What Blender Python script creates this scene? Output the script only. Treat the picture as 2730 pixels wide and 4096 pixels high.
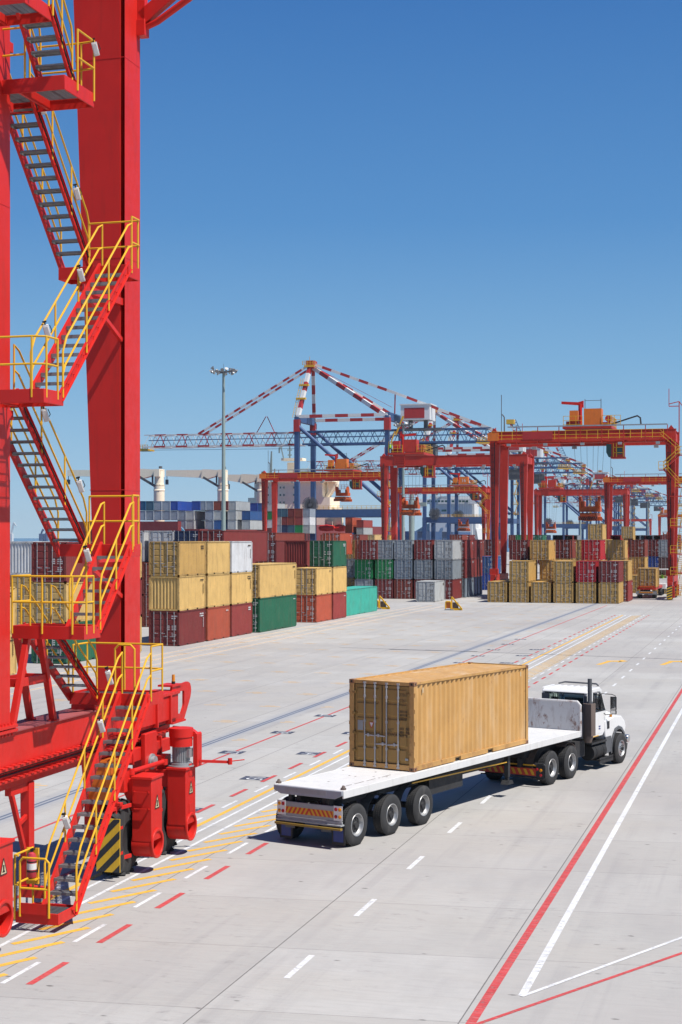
import bpy, math, random
from mathutils import Vector, Matrix
for o in list(bpy.data.objects): bpy.data.objects.remove(o)
S=bpy.context.scene; COL=S.collection
R=math.radians; PI=math.pi
# ---------------------------------------------------------------- camera, sky, sun, exposure
F,CY,CH=6200.,2152.,8.03            # focal length and horizon row in photo pixels, eye height
cam_d=bpy.data.cameras.new('camera'); cam=bpy.data.objects.new('camera',cam_d); COL.objects.link(cam)
cam.location=(0,0,CH); cam.rotation_euler=(R(90),0,0)
cam_d.sensor_fit='HORIZONTAL'; cam_d.sensor_width=36; cam_d.lens=F/2730*36
cam_d.shift_y=(CY-2048)/2730; cam_d.clip_start=.5; cam_d.clip_end=60000
S.camera=cam
S.render.resolution_x=682; S.render.resolution_y=1024
w=bpy.data.worlds.new('World'); S.world=w; w.use_nodes=True
nt=w.node_tree; nt.nodes.clear()
sky=nt.nodes.new('ShaderNodeTexSky'); sky.sky_type='NISHITA'; sky.sun_disc=False
SUN_EL,SUN_AZ=R(59),R(32)           # azimuth measured clockwise from +X
sky.sun_elevation=SUN_EL; sky.sun_rotation=PI/2+SUN_AZ
sky.air_density=1.0; sky.dust_density=.35; sky.ozone_density=2.2; sky.altitude=0
SKYK=7.2
bg=nt.nodes.new('ShaderNodeBackground'); bg.inputs[1].default_value=.105
wo=nt.nodes.new('ShaderNodeOutputWorld'); 
tcw=nt.nodes.new('ShaderNodeTexCoord'); sx=nt.nodes.new('ShaderNodeSeparateXYZ'); nt.links.new(tcw.outputs['Generated'],sx.inputs[0])
cr=nt.nodes.new('ShaderNodeValToRGB'); nt.links.new(sx.outputs[2],cr.inputs[0])
E_=cr.color_ramp.elements; E_[0].position=0; E_[0].color=(.37,.56,.72,1); E_[1].position=1; E_[1].color=(.014,.06,.24,1)
for p_,c_ in((.035,(.27,.475,.68,1)),(.10,(.175,.385,.63,1)),(.20,(.072,.245,.54,1)),(.33,(.032,.155,.44,1))):
    e=E_.new(p_); e.color=c_
sc_=nt.nodes.new('ShaderNodeMix'); sc_.data_type='RGBA'; sc_.inputs[0].default_value=.9
ml=nt.nodes.new('ShaderNodeVectorMath'); ml.operation='SCALE'; ml.inputs['Scale'].default_value=SKYK
nt.links.new(cr.outputs[0],ml.inputs[0]); nt.links.new(sky.outputs[0],sc_.inputs[6]); nt.links.new(ml.outputs[0],sc_.inputs[7])
nt.links.new(sc_.outputs[2],bg.inputs[0]); nt.links.new(bg.outputs[0],wo.inputs[0])
sl=bpy.data.lights.new('sun','SUN'); so=bpy.data.objects.new('sun',sl); COL.objects.link(so)
sl.energy=4.6; sl.angle=R(.5); sl.color=(1,.955,.89)
sv=Vector((math.cos(SUN_EL)*math.cos(SUN_AZ),-math.cos(SUN_EL)*math.sin(SUN_AZ),math.sin(SUN_EL)))
so.rotation_euler=sv.to_track_quat('Z','Y').to_euler(); so.location=(60,-40,90)
S.view_settings.view_transform='Standard'; S.view_settings.look='None'; S.view_settings.exposure=.50; S.view_settings.gamma=1
# ---------------------------------------------------------------- lane frame: (t across, s along the lanes)
YAW=math.atan(1752/6200); sd,cd=math.sin(YAW),math.cos(YAW)
def W(t,s,z=0): return Vector((s*sd+t*cd, s*cd-t*sd, z))
def onS(u,v,s):
    k=(u-1365)/F; Y=s/(k*sd+cd); X=k*Y; return X*cd-Y*sd, CH-(v-CY)*Y/F
def onD(u,D):
    X=(u-1365)*D/F; return X*cd-D*sd, X*sd+D*cd
def onT(u,v,t):
    k=(u-1365)/F; Y=t/(k*cd-sd); X=k*Y; return X*sd+Y*cd, CH-(v-CY)*Y/F
# ---------------------------------------------------------------- mesh builder
class MB:
    def __init__(s): s.v=[]; s.f=[]; s.m=[]; s.mi=0
    def add(s,vs,fs):
        n=len(s.v); s.v+=[tuple(v) for v in vs]
        for f in fs: s.f.append(tuple(n+i for i in f)); s.m.append(s.mi)
        return s
    def box(s,x0,x1,y0,y1,z0,z1):
        if x0>x1:x0,x1=x1,x0
        if y0>y1:y0,y1=y1,y0
        if z0>z1:z0,z1=z1,z0
        return s.add([(x0,y0,z0),(x1,y0,z0),(x1,y1,z0),(x0,y1,z0),(x0,y0,z1),(x1,y0,z1),(x1,y1,z1),(x0,y1,z1)],
          [(0,3,2,1),(4,5,6,7),(0,1,5,4),(1,2,6,5),(2,3,7,6),(3,0,4,7)])
    def bar(s,p,q,w,h,up=(0,0,1)):
        p=Vector(p);q=Vector(q);d=(q-p).normalized();u=Vector(up)
        if abs(d.dot(u))>.98:u=Vector((0,1,0))
        a=d.cross(u).normalized();b=a.cross(d).normalized();a*=w/2;b*=h/2
        return s.add([p-a-b,p+a-b,p+a+b,p-a+b,q-a-b,q+a-b,q+a+b,q-a+b],[(0,1,2,3),(7,6,5,4),(0,4,5,1),(1,5,6,2),(2,6,7,3),(3,7,4,0)])
    def tube(s,p,q,r,n=8,r2=None,caps=True):
        p=Vector(p);q=Vector(q);r2=r if r2 is None else r2
        d=(q-p).normalized();u=Vector((0,0,1)) if abs(d.z)<.9 else Vector((1,0,0))
        a=d.cross(u).normalized();b=d.cross(a)
        vs=[];fs=[]
        for c,rr in((p,r),(q,r2)):
            for i in range(n):
                g=2*PI*i/n; vs.append(c+a*math.cos(g)*rr+b*math.sin(g)*rr)
        for i in range(n): j=(i+1)%n; fs.append((i,j,n+j,n+i))
        if caps: fs.append(tuple(range(n-1,-1,-1))); fs.append(tuple(range(n,2*n)))
        return s.add(vs,fs)
    def path(s,pts,r,n=7):
        # mitred pipe through points
        P=[Vector(p) for p in pts];k=len(P);vs=[];fs=[]
        prev=None
        for i in range(k):
            d=(P[min(i+1,k-1)]-P[max(i-1,0)])
            if 0<i<k-1: d=(P[i+1]-P[i]).normalized()+(P[i]-P[i-1]).normalized()
            d=d.normalized()
            if prev is None:
                u=Vector((0,0,1)) if abs(d.z)<.9 else Vector((1,0,0)); a=d.cross(u).normalized()
            else: a=(prev-d*prev.dot(d)).normalized()
            prev=a; b=d.cross(a)
            for j in range(n):
                g=2*PI*j/n; vs.append(P[i]+a*math.cos(g)*r+b*math.sin(g)*r)
        for i in range(k-1):
            for j in range(n):
                l=(j+1)%n; fs.append((i*n+j,i*n+l,(i+1)*n+l,(i+1)*n+j))
        fs.append(tuple(range(n-1,-1,-1))); fs.append(tuple(range((k-1)*n,k*n)))
        return s.add(vs,fs)
    def prism(s,poly,ax,a0,a1):
        n=len(poly);vs=[]
        for a in(a0,a1):
            for (x,y) in poly:
                vs.append({'x':(a,x,y),'y':(x,a,y),'z':(x,y,a)}[ax])
        fs=[tuple(range(n-1,-1,-1)),tuple(range(n,2*n))]+[(i,(i+1)%n,n+(i+1)%n,n+i) for i in range(n)]
        return s.add(vs,fs)
    def lathe(s,prof,c,ax='x',n=24):
        # prof: (axial, radius) pairs, closed ends if radius 0
        vs=[];fs=[];k=len(prof);c=Vector(c)
        for (a,r) in prof:
            for i in range(n):
                g=2*PI*i/n; x,y=math.cos(g)*r,math.sin(g)*r
                vs.append(c+Vector({'x':(a,x,y),'y':(y,a,x),'z':(x,y,a)}[ax]))
        for i in range(k-1):
            for j in range(n):
                l=(j+1)%n; fs.append((i*n+j,i*n+l,(i+1)*n+l,(i+1)*n+j))
        return s.add(vs,fs)
    def mesh(s,name,mats,ang=32):
        me=bpy.data.meshes.new(name); me.from_pydata(s.v,[],s.f)
        if not isinstance(mats,(list,tuple)): mats=[mats]
        for m in mats: me.materials.append(m)
        if len(mats)>1: me.polygons.foreach_set('material_index',s.m)
        me.polygons.foreach_set('use_smooth',[True]*len(me.polygons))
        me.update(); me.validate()
        import bmesh
        b=bmesh.new(); b.from_mesh(me); bmesh.ops.recalc_face_normals(b,faces=b.faces); b.to_mesh(me); b.free()
        me.set_sharp_from_angle(angle=R(ang))
        return me
    def build(s,name,mats,parent=None,ang=32,bev=0):
        return place(name,s.mesh(name,mats,ang),parent,bev)
def place(name,me,parent=None,bev=0,loc=(0,0,0),rz=0):
    o=bpy.data.objects.new(name,me); COL.objects.link(o); o.location=loc; o.rotation_euler=(0,0,rz)
    if parent: o.parent=parent
    if bev:
        m=o.modifiers.new('b','BEVEL'); m.width=bev; m.segments=2; m.limit_method='ANGLE'; m.angle_limit=R(40)
    return o
def tag(o,label=None,cat=None,group=None,kind=None):
    if label:o['label']=label
    if cat:o['category']=cat
    if group:o['group']=group
    if kind:o['kind']=kind
    return o
def thing(name,loc,rz,label,cat,group=None):
    o=bpy.data.objects.new(name,None); COL.objects.link(o); o.location=loc; o.rotation_euler=(0,0,rz); o.empty_display_size=.2
    return tag(o,label,cat,group)
def lane_thing(name,t,s,z,label,cat,group=None,flip=False):
    return thing(name,W(t,s,z),-YAW+(PI if flip else 0),label,cat,group)
def copy_tree(o,parent=None):
    c=o.copy(); COL.objects.link(c); c.parent=parent
    for ch in list(o.children): copy_tree(ch,c)
    return c
# ---------------------------------------------------------------- materials
def newmat(name):
    m=bpy.data.materials.new(name); m.use_nodes=True; nt=m.node_tree
    return m,nt,nt.nodes['Principled BSDF']
def N(nt,t,**k):
    n=nt.nodes.new(t)
    for a,b in k.items(): setattr(n,a,b)
    return n
def mixc(nt,fac,a,b,mode='MIX'):
    n=N(nt,'ShaderNodeMix',data_type='RGBA',blend_type=mode)
    for i,v in((0,fac),(6,a),(7,b)):
        if hasattr(v,'is_linked') or isinstance(v,bpy.types.NodeSocket): nt.links.new(v,n.inputs[i])
        else: n.inputs[i].default_value=(v if i==0 else (*v[:3],1))
    return n.outputs[2]
def ramp(nt,src,a,b,c0=0,c1=1):
    n=N(nt,'ShaderNodeMapRange'); nt.links.new(src,n.inputs[0])
    n.inputs[1].default_value=a;n.inputs[2].default_value=b;n.inputs[3].default_value=c0;n.inputs[4].default_value=c1
    return n.outputs[0]
def math_(nt,op,a,b=None,c=None):
    n=N(nt,'ShaderNodeMath',operation=op)
    for i,v in enumerate((a,b,c)):
        if v is None: continue
        if isinstance(v,(int,float)): n.inputs[i].default_value=v
        else: nt.links.new(v,n.inputs[i])
    return n.outputs[0]
def noise(nt,vec,scale,detail=4,rough=.6,sc=None):
    if sc:
        mp=N(nt,'ShaderNodeMapping'); mp.inputs['Scale'].default_value=sc; nt.links.new(vec,mp.inputs[0]); vec=mp.outputs[0]
    n=N(nt,'ShaderNodeTexNoise'); n.inputs['Scale'].default_value=scale; n.inputs['Detail'].default_value=detail; n.inputs['Roughness'].default_value=rough
    nt.links.new(vec,n.inputs['Vector']); return n.outputs[0]
KA=.80   # overall albedo level
def paint(name,col,rough=.45,var=.1,dirt=(.12,.08,.06),amt=.25,metal=0,streak=(3,3,.35),obj=False,rust=0,spec=.4,bump=0,chalk=0,rt=.62):
    if not obj: col=tuple(x*KA for x in col)
    dirt=tuple(x*KA for x in dirt)
    m,nt,p=newmat(name)
    tc=N(nt,'ShaderNodeTexCoord'); oi=N(nt,'ShaderNodeObjectInfo')
    ad=N(nt,'ShaderNodeVectorMath',operation='ADD'); nt.links.new(tc.outputs['Object'],ad.inputs[0])
    sc=N(nt,'ShaderNodeVectorMath',operation='SCALE'); sc.inputs['Scale'].default_value=37.0
    cx=N(nt,'ShaderNodeCombineXYZ')
    for i in range(3): nt.links.new(oi.outputs['Random'],cx.inputs[i])
    nt.links.new(cx.outputs[0],sc.inputs[0]); nt.links.new(sc.outputs[0],ad.inputs[1]); vec=ad.outputs[0]
    base=oi.outputs['Color'] if obj else col
    n1=noise(nt,vec,1.1,5); f1=ramp(nt,n1,.3,.75)
    if obj:
        dk=mixc(nt,1.0,base,(1-var*1.6,)*3,'MULTIPLY'); c=mixc(nt,f1,dk,base)
    else: c=mixc(nt,f1,tuple(x*(1-var) for x in col),tuple(min(1,x*(1+var)) for x in col))
    if chalk:
        n4=noise(nt,vec,.8,4,.6,(2.2,2.2,.5)); c=mixc(nt,ramp(nt,n4,.5,.75,0,chalk),c,(.75,.66,.5))
    n2=noise(nt,vec,1.6,6,.65,streak); f2=ramp(nt,n2,.52,.78,0,amt); c=mixc(nt,f2,c,dirt)
    if rust:
        n3=noise(nt,vec,2.6,8,.75,(1.6,1.6,.8)); f3=ramp(nt,n3,rt,rt+.08,0,rust); c=mixc(nt,f3,c,(.16,.055,.025))
    nt.links.new(c,p.inputs['Base Color'])
    n5=noise(nt,vec,5,4); nt.links.new(ramp(nt,n5,.3,.7,rough-.08,min(1,rough+.14)),p.inputs['Roughness'])
    p.inputs['Metallic'].default_value=metal; p.inputs['Specular IOR Level'].default_value=spec
    if bump:
        bn=N(nt,'ShaderNodeBump'); bn.inputs['Strength'].default_value=bump; bn.inputs['Distance'].default_value=.02
        nt.links.new(n5,bn.inputs['Height']); nt.links.new(bn.outputs[0],p.inputs['Normal'])
    return m
M={}
M['red']=paint('crane_red_paint',(.69,.025,.018),.42,.08,(.30,.03,.02),.40,spec=.28)
M['red_top']=paint('faded_red_paint',(.38,.09,.09),.7,.12,(.2,.1,.09),.4)
M['red_far']=paint('yard_crane_red',(.57,.034,.017),.5,.12,(.2,.02,.02),.35)
M['yellow']=paint('rail_yellow_paint',(.83,.46,.02),.45,.08,(.5,.3,.08),.2)
M['galv']=paint('galvanised_steel',(.34,.35,.36),.5,.2,(.15,.15,.15),.3,metal=.5)
M['galv_dark']=paint('grating_steel',(.25,.26,.28),.55,.2,(.1,.1,.1),.3,metal=.4)
M['whitebox']=paint('lamp_housing_white',(.8,.8,.78),.4,.04,(.4,.38,.33),.3)
M['black']=paint('black_rubber',(.02,.02,.021),.75,.25,(.08,.075,.07),.35)
M['tyre']=paint('tyre_rubber',(.035,.035,.036),.8,.25,(.13,.12,.11),.5)
M['cable']=paint('black_cable',(.02,.02,.02),.6,.1)
M['orange']=paint('orange_paint',(.8,.19,.02),.45,.08,(.3,.1,.05),.3)
M['spread']=paint('spreader_orange_red',(.66,.12,.02),.55,.15,(.15,.05,.03),.5)
M['hazy']=paint('hazard_yellow',(.8,.5,.03),.45,.05)
M['hazb']=paint('hazard_black',(.03,.035,.04),.5,.05)
M['motor']=paint('motor_grey',(.38,.40,.41),.45,.08,(.2,.2,.2),.4,metal=.3)
M['blue']=paint('ship_crane_blue',(.045,.105,.25),.5,.12,(.05,.06,.1),.4)
M['maroonhull']=paint('hull_maroon',(.24,.035,.035),.55,.1)
M['shadeyel']=paint('shaded_yellow_bar',(.30,.19,.03),.6,.1)  # hazard yellow darkened: the underrun bar's shade is put into the colour
M['rearbeam']=paint('rear_beam_shaded',(.36,.385,.43),.5,.08,(.2,.18,.16),.4)  # greyed colour carries the shade on the trailer's rear beam
M['stw']=paint('crane_white_band',(.78,.78,.76),.5,.05,(.4,.35,.3),.3)
M['str']=paint('crane_red_band',(.48,.03,.03),.5,.08)
M['cream']=paint('ship_cream_paint',(1.12,.98,.74),.6,.04,(.5,.36,.22),.2)
M['white']=paint('white_paint',(.80,.80,.79),.35,.03,(.5,.46,.4),.3)
M['deckwhite']=paint('white_deck_paint',(.74,.735,.72),.55,.05,(.35,.33,.3),.35,bump=.05)
M['bulk']=paint('bulkhead_white',(.68,.67,.67),.5,.05,(.22,.12,.09),.6,streak=(3,3,1.1),rust=.8,rt=.545)
M['grey']=paint('chassis_grey',(.36,.37,.38),.5,.1,(.15,.15,.15),.4)
M['chassis']=paint('dark_chassis',(.03,.03,.032),.65,.2,(.1,.09,.08),.4)
M['brownmet']=paint('sooty_heat_shield',(.16,.12,.10),.6,.2,(.05,.04,.04),.5)
M['alu']=paint('polished_wheel_steel',(.52,.52,.52),.45,.1,(.25,.24,.22),.5,metal=.75)
M['chrome']=paint('chrome',(.75,.75,.76),.15,.03,metal=1)
M['dkgrey']=paint('dark_grey_plastic',(.11,.115,.125),.55,.1,(.2,.2,.2),.3)
M['flap']=paint('blue_mudflap',(.045,.07,.24),.6,.1)
M['lampred']=paint('red_lamp_lens',(.45,.02,.03),.2,.05)
M['lampamb']=paint('amber_lamp_lens',(.75,.28,.01),.2,.05)
M['chevr']=paint('chevron_red',(.62,.06,.03),.4,.05)
M['chevy']=paint('chevron_yellow',(.78,.42,.03),.4,.05)
M['mastgreen']=paint('mast_grey_green',(.30,.38,.36),.5,.06)
M['navytext']=paint('dark_stencil_paint',(.09,.06,.03),.6,.1)
M['lighttext']=paint('white_stencil_paint',(.72,.72,.72),.5,.1)
M['cont']=paint('container_paint',(1,1,1),.55,.13,(.18,.10,.06),.5,obj=True,rust=.75,chalk=.0,streak=(4,4,.25))
M['contnear']=paint('aged_container_paint',(1,1,1),.5,.12,(.30,.16,.06),.38,obj=True,rust=.5,chalk=.28,streak=(7,7,.22),bump=.05)
M['contdoor']=paint('container_door_paint',(1,1,1),.6,.10,(.10,.06,.04),.35,obj=True,rust=.15,streak=(4,4,.4))
M['frame']=paint('container_frame_paint',(1,1,1),.6,.25,(.16,.055,.03),.85,obj=True,rust=.95,streak=(2,2,1.5))
M['rod']=paint('lock_rod_zinc',(.46,.46,.47),.45,.15,(.2,.16,.13),.4,metal=.3)
M['gasket_hole']=paint('gasket_and_hole_shade',(.035,.03,.025),.8,.2)  # door seals, and painted shade in fork pockets and casting holes
M['ext']=paint('extinguisher_red',(.55,.05,.07),.35,.05)
M['sign']=paint('warning_cream',(.72,.58,.36),.5,.05)
M['teal']=paint('teal_glass',(.03,.09,.09),.1,.1)
def glassmat(name,col,rough=.05):
    m,nt,p=newmat(name); p.inputs['Base Color'].default_value=(*col,1); p.inputs['Roughness'].default_value=rough
    p.inputs['Specular IOR Level'].default_value=.8; p.inputs['Coat Weight'].default_value=.5; return m
M['glass']=glassmat('dark_tinted_glass',(.02,.035,.035))
def clearglass():
    m,nt,p=newmat('clear_cab_glass'); nt.nodes.remove(p)
    g=N(nt,'ShaderNodeBsdfGlossy'); g.inputs['Roughness'].default_value=.03
    t=N(nt,'ShaderNodeBsdfTransparent'); t.inputs[0].default_value=(.84,.92,.88,1)
    f=N(nt,'ShaderNodeFresnel'); f.inputs[0].default_value=1.5
    x=N(nt,'ShaderNodeMixShader'); nt.links.new(f.outputs[0],x.inputs[0]); nt.links.new(t.outputs[0],x.inputs[1]); nt.links.new(g.outputs[0],x.inputs[2])
    nt.links.new(x.outputs[0],nt.nodes['Material Output'].inputs[0]); return m
M['clear']=clearglass()
def lanecoord(nt):
    g=N(nt,'ShaderNodeNewGeometry'); mp=N(nt,'ShaderNodeMapping',vector_type='POINT')
    mp.inputs['Rotation'].default_value=(0,0,YAW); nt.links.new(g.outputs['Position'],mp.inputs[0]); return mp.outputs[0]
def concrete():
    m,nt,p=newmat('worn_concrete'); L=nt.links
    v=lanecoord(nt); sp=N(nt,'ShaderNodeSeparateXYZ'); L.new(v,sp.inputs[0]); t,s=sp.outputs[0],sp.outputs[1]
    sk=math_(nt,'SUBTRACT',s,math_(nt,'MULTIPLY',t,.096))
    PT,PS=4.37,4.05
    def cell(x,off,per): return math_(nt,'DIVIDE',math_(nt,'SUBTRACT',x,off),per)
    ct=cell(t,-5.1-40*PT,PT); cs=cell(sk,33.83-60*PS,PS)
    it=math_(nt,'FLOOR',ct); is_=math_(nt,'FLOOR',cs)
    cb=N(nt,'ShaderNodeCombineXYZ'); L.new(it,cb.inputs[0]); L.new(is_,cb.inputs[1])
    wn=N(nt,'ShaderNodeTexWhiteNoise',noise_dimensions='2D'); L.new(cb.outputs[0],wn.inputs[0])
    def joint(c,per,wd):
        fr=math_(nt,'FRACT',c); d=math_(nt,'MULTIPLY',math_(nt,'MINIMUM',fr,math_(nt,'SUBTRACT',1,fr)),per)
        return d
    jn=noise(nt,v,14,3); 
    dt=joint(ct,PT,0); ds=joint(cs,PS,0)
    wob=math_(nt,'MULTIPLY_ADD',jn,.014,.0)
    jt=ramp(nt,math_(nt,'SUBTRACT',dt,wob),0,.010,.95,0); js=ramp(nt,math_(nt,'SUBTRACT',ds,wob),0,.010,.55,0)
    J=math_(nt,'MAXIMUM',jt,js)
    c=mixc(nt,wn.outputs[0],(.385,.374,.352),(.435,.426,.406))
    big=noise(nt,v,.035,5,.6); c=mixc(nt,ramp(nt,big,.44,.62,0,.75),c,(.315,.292,.282))
    mid=noise(nt,v,.5,6,.65,(1,.35,1)); c=mixc(nt,ramp(nt,mid,.45,.72,0,.55),c,(.295,.288,.28))
    warm=noise(nt,v,.22,4,.6,(.8,1.4,1)); c=mixc(nt,ramp(nt,warm,.48,.7,0,.5),c,(.395,.372,.335))
    # broom streaks across the lanes
    br=noise(nt,v,3.5,5,.7,(.35,2.8,1)); c=mixc(nt,ramp(nt,br,.44,.70,0,.30),c,(.27,.26,.245))
    fine=noise(nt,v,38,4,.7); c=mixc(nt,ramp(nt,fine,.3,.75,0,.30),c,(.24,.23,.22))
    # tyre wear bands along the lanes
    tr=noise(nt,v,1.0,5,.6,(1.6,.018,1)); trm=noise(nt,v,.25,3); 
    c=mixc(nt,math_(nt,'MULTIPLY',ramp(nt,tr,.53,.70,0,.5),ramp(nt,trm,.38,.58)),c,(.25,.24,.24))
    # dark oil spots and scuffs
    vo=N(nt,'ShaderNodeTexVoronoi'); mp=N(nt,'ShaderNodeMapping'); mp.inputs['Scale'].default_value=(.9,1.6,1); L.new(v,mp.inputs[0]); L.new(mp.outputs[0],vo.inputs['Vector']); vo.inputs['Scale'].default_value=1.1
    spn=noise(nt,v,9,4); c=mixc(nt,math_(nt,'MULTIPLY',ramp(nt,math_(nt,'SUBTRACT',vo.outputs['Distance'],math_(nt,'MULTIPLY',spn,.10)),-.01,.035,.8,0),ramp(nt,noise(nt,v,.6,2),.40,.46)),c,(.10,.095,.09))
    sc=noise(nt,v,1.3,9,.8,(1.2,2.6,1)); c=mixc(nt,math_(nt,'MULTIPLY',ramp(nt,sc,.56,.68,0,.75),ramp(nt,noise(nt,v,.12,3),.44,.56)),c,(.19,.18,.175))
    # blue-black runway of the yard crane wheels
    dist=math_(nt,'ABSOLUTE',math_(nt,'ADD',t,21.45)); rn=noise(nt,v,1.0,6,.7,(5,.12,1))
    c=mixc(nt,math_(nt,'MULTIPLY',ramp(nt,math_(nt,'ADD',dist,math_(nt,'MULTIPLY',rn,.7)),.35,.95,.8,0),ramp(nt,rn,.35,.6,.25,1)),c,(.20,.225,.28))
    d2=math_(nt,'ABSOLUTE',math_(nt,'SUBTRACT',dist,.10)); c=mixc(nt,ramp(nt,d2,.03,.07,.85,0),c,(.07,.095,.15))
    d3=math_(nt,'ABSOLUTE',math_(nt,'ADD',t,15.2)); c=mixc(nt,math_(nt,'MULTIPLY',ramp(nt,d3,.1,.9,.25,0),ramp(nt,rn,.4,.6)),c,(.25,.25,.26))
    c=mixc(nt,J,c,(.13,.125,.12))
    L.new(c,p.inputs['Base Color']); p.inputs['Roughness'].default_value=.85; p.inputs['Specular IOR Level'].default_value=.2
    bn=N(nt,'ShaderNodeBump'); bn.inputs['Strength'].default_value=.15; bn.inputs['Distance'].default_value=.01
    L.new(math_(nt,'SUBTRACT',fine,J),bn.inputs['Height']); L.new(bn.outputs[0],p.inputs['Normal'])
    return m
M['concrete']=concrete()
def roadpaint(name,col,wear=.5,sc=5):
    col=tuple(x*.84 for x in col)
    m,nt,p=newmat(name); v=lanecoord(nt)
    n=noise(nt,v,sc,7,.75,(1,2.2,1)); n2=noise(nt,v,.8,3)
    c=mixc(nt,ramp(nt,n2,.3,.7),tuple(x*.85 for x in col),col)
    lines=noise(nt,v,12,3,.6,(.25,3,1)); c=mixc(nt,ramp(nt,lines,.5,.75,0,.35),c,(.5,.48,.46))
    f=ramp(nt,n,1-wear-.05,1-wear+.12,0,.95)
    nt.links.new(c,p.inputs['Base Color']); p.inputs['Roughness'].default_value=.75
    tr=N(nt,'ShaderNodeBsdfTransparent'); mx=N(nt,'ShaderNodeMixShader'); nt.links.new(f,mx.inputs[0]); nt.links.new(p.outputs[0],mx.inputs[1]); nt.links.new(tr.outputs[0],mx.inputs[2])
    nt.links.new(mx.outputs[0],nt.nodes['Material Output'].inputs[0]); return m
M['pw']=roadpaint('road_paint_white',(.76,.77,.78),.42)
M['pr']=roadpaint('road_paint_red',(.60,.06,.06),.43)
M['py']=roadpaint('road_paint_yellow',(.85,.47,.04),.40)
M['pyw']=roadpaint('worn_road_paint_orange',(.80,.50,.20),.42,3.5)
M['pb']=roadpaint('plate_dark_blue',(.035,.045,.085),.25)
M['drain']=roadpaint('dark_drain_joint',(.05,.055,.07),.22)
def water():
    m,nt,p=newmat('sea_water'); g=N(nt,'ShaderNodeNewGeometry'); n=noise(nt,g.outputs['Position'],.08,5,.6,(1,.4,1))
    nt.links.new(mixc(nt,n,(.03,.10,.18),(.06,.16,.25)),p.inputs['Base Color']); p.inputs['Roughness'].default_value=.25
    bn=N(nt,'ShaderNodeBump'); bn.inputs['Strength'].default_value=.6; nt.links.new(n,bn.inputs['Height']); nt.links.new(bn.outputs[0],p.inputs['Normal']); return m
M['sea']=water()
# ---------------------------------------------------------------- ground, sea
def quad(mb,pts,z): return mb.add([W(t,s,z) for t,s in pts],[tuple(range(len(pts)))])
mb=MB(); mb.add([W(-150,-150,0),W(1800,-150,0),W(1800,2600,0),W(-150,2600,0),W(-150,-150,-2.6),W(-150,2600,-2.6)],[(0,1,2,3),(4,0,3,5)])
tag(mb.build('ground',M['concrete']),kind='structure')
mb=MB(); mb.add([(-30000,-2000,-2.4),(30000,-2000,-2.4),(30000,50000,-2.4),(-30000,50000,-2.4)],[(0,1,2,3)])
tag(mb.build('water',M['sea']),kind='structure')
# ---------------------------------------------------------------- painted markings
def strip(mb,t0,s0,t1,s1,wd,z=.004):
    d=Vector((t1-t0,s1-s0)); d.normalize(); n=Vector((-d.y,d.x))*wd/2
    quad(mb,[(t0-n.x,s0-n.y),(t1-n.x,s1-n.y),(t1+n.x,s1+n.y),(t0+n.x,s0+n.y)],z)
def slit(mb,t,s0,s1,wd,z=.004): strip(mb,t,s0,t,s1,wd,z)
def mark(name,mat,fn):
    mb=MB(); fn(mb); return tag(mb.build(name,mat),kind='structure')
END=163
def f(mb):
    slit(mb,-4.9,12,END,.165); strip(mb,-5.62,23.73,5.0,42.86,.09,.006)
    slit(mb,-19.67,20,186,.11)
mark('red_line',M['pr'],f)
def f(mb):
    for k in range(-4,47):
        s=25.27+2.98*k
        if s<END: slit(mb,-12.97,s,s+1.52,.14)
        s=51.3-2.98*8+2.98*k
        if s<END: slit(mb,-16.36,s,s+1.45,.14,.012)
mark('red_dashes',M['pr'],f)
def f(mb):
    slit(mb,-4.33,27,END,.14); strip(mb,-4.33,26.95,5.5,46.3,.085,.008)
    slit(mb,-14.74,12,END,.10); slit(mb,-15.27,12,END,.09)
    for k in range(-4,47):
        s=25.2+2.98*k
        if s<END: slit(mb,-13.47,s,s+1.46,.10); slit(mb,-15.93,s+.3,s+1.6,.10)
        s=26.92+4.82*(k-2)
        if s<END: slit(mb,-8.64,s,s+1.6,.12)
        if s<END: slit(mb,-.3,s+2,s+3.6,.12)
    for k in range(8): strip(mb,-9+k*1.2,END+.8,-8.2+k*1.2,END+.8,.5)
mark('white_lines',M['pw'],f)
def f(mb):
    slit(mb,-15.6,12,END,.15)
    for k in range(-10,115):
        s=29.3+1.18*k
        if s<END: strip(mb,-14.58,s-1.6,-13.68,s,.16)
mark('yellow_lines',M['py'],f)
def f(mb):
    for t0,t1 in((-38.0,1),(-39.6,1),(-41.0,1)):
        slit(mb,t0,60,180,.12)
    for k in range(-6,21):
        for j in range(7):
            t=-23.3-2.75*j; s=70+6.1*k
            r=random.Random(k*31+j)
            strip(mb,t-.55,s+r.uniform(-.1,.1),t+.5,s+.1,.13); strip(mb,t-.35,s+.35,t+.15,s+.35,.10); 
            if r.random()<.6: strip(mb,t-.1,s-.35,t+.4,s-.3,.10)
    for k in range(0,18):
        s=58+6.2*k-6.2*2; strip(mb,-20.9,s,-20.3,s+.2,.12); strip(mb,-20.8,s+.4,-20.5,s+.4,.1)
mark('worn_slot_marks',M['pyw'],f)
mark('far_white_lines',M['pw'],lambda mb:[slit(mb,t,60,180,.07) for t in(-37.8,-38.2,-39.4,-39.8,-40.8,-41.2)])
def f(mb):
    for s,t in((100.9,-10.5),(101.8,-6.6)):
        strip(mb,t-.5,s-2.0,t-.1,s+.9,.34); strip(mb,t-.25,s+.9,t+.6,s+1.2,.8,.007)
        quad(mb,[(t+.5,s+.1),(t+1.05,s+1.3),(t+.5,s+2.3)],.007)
mark('orange_arrows',M['py'],f)
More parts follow.
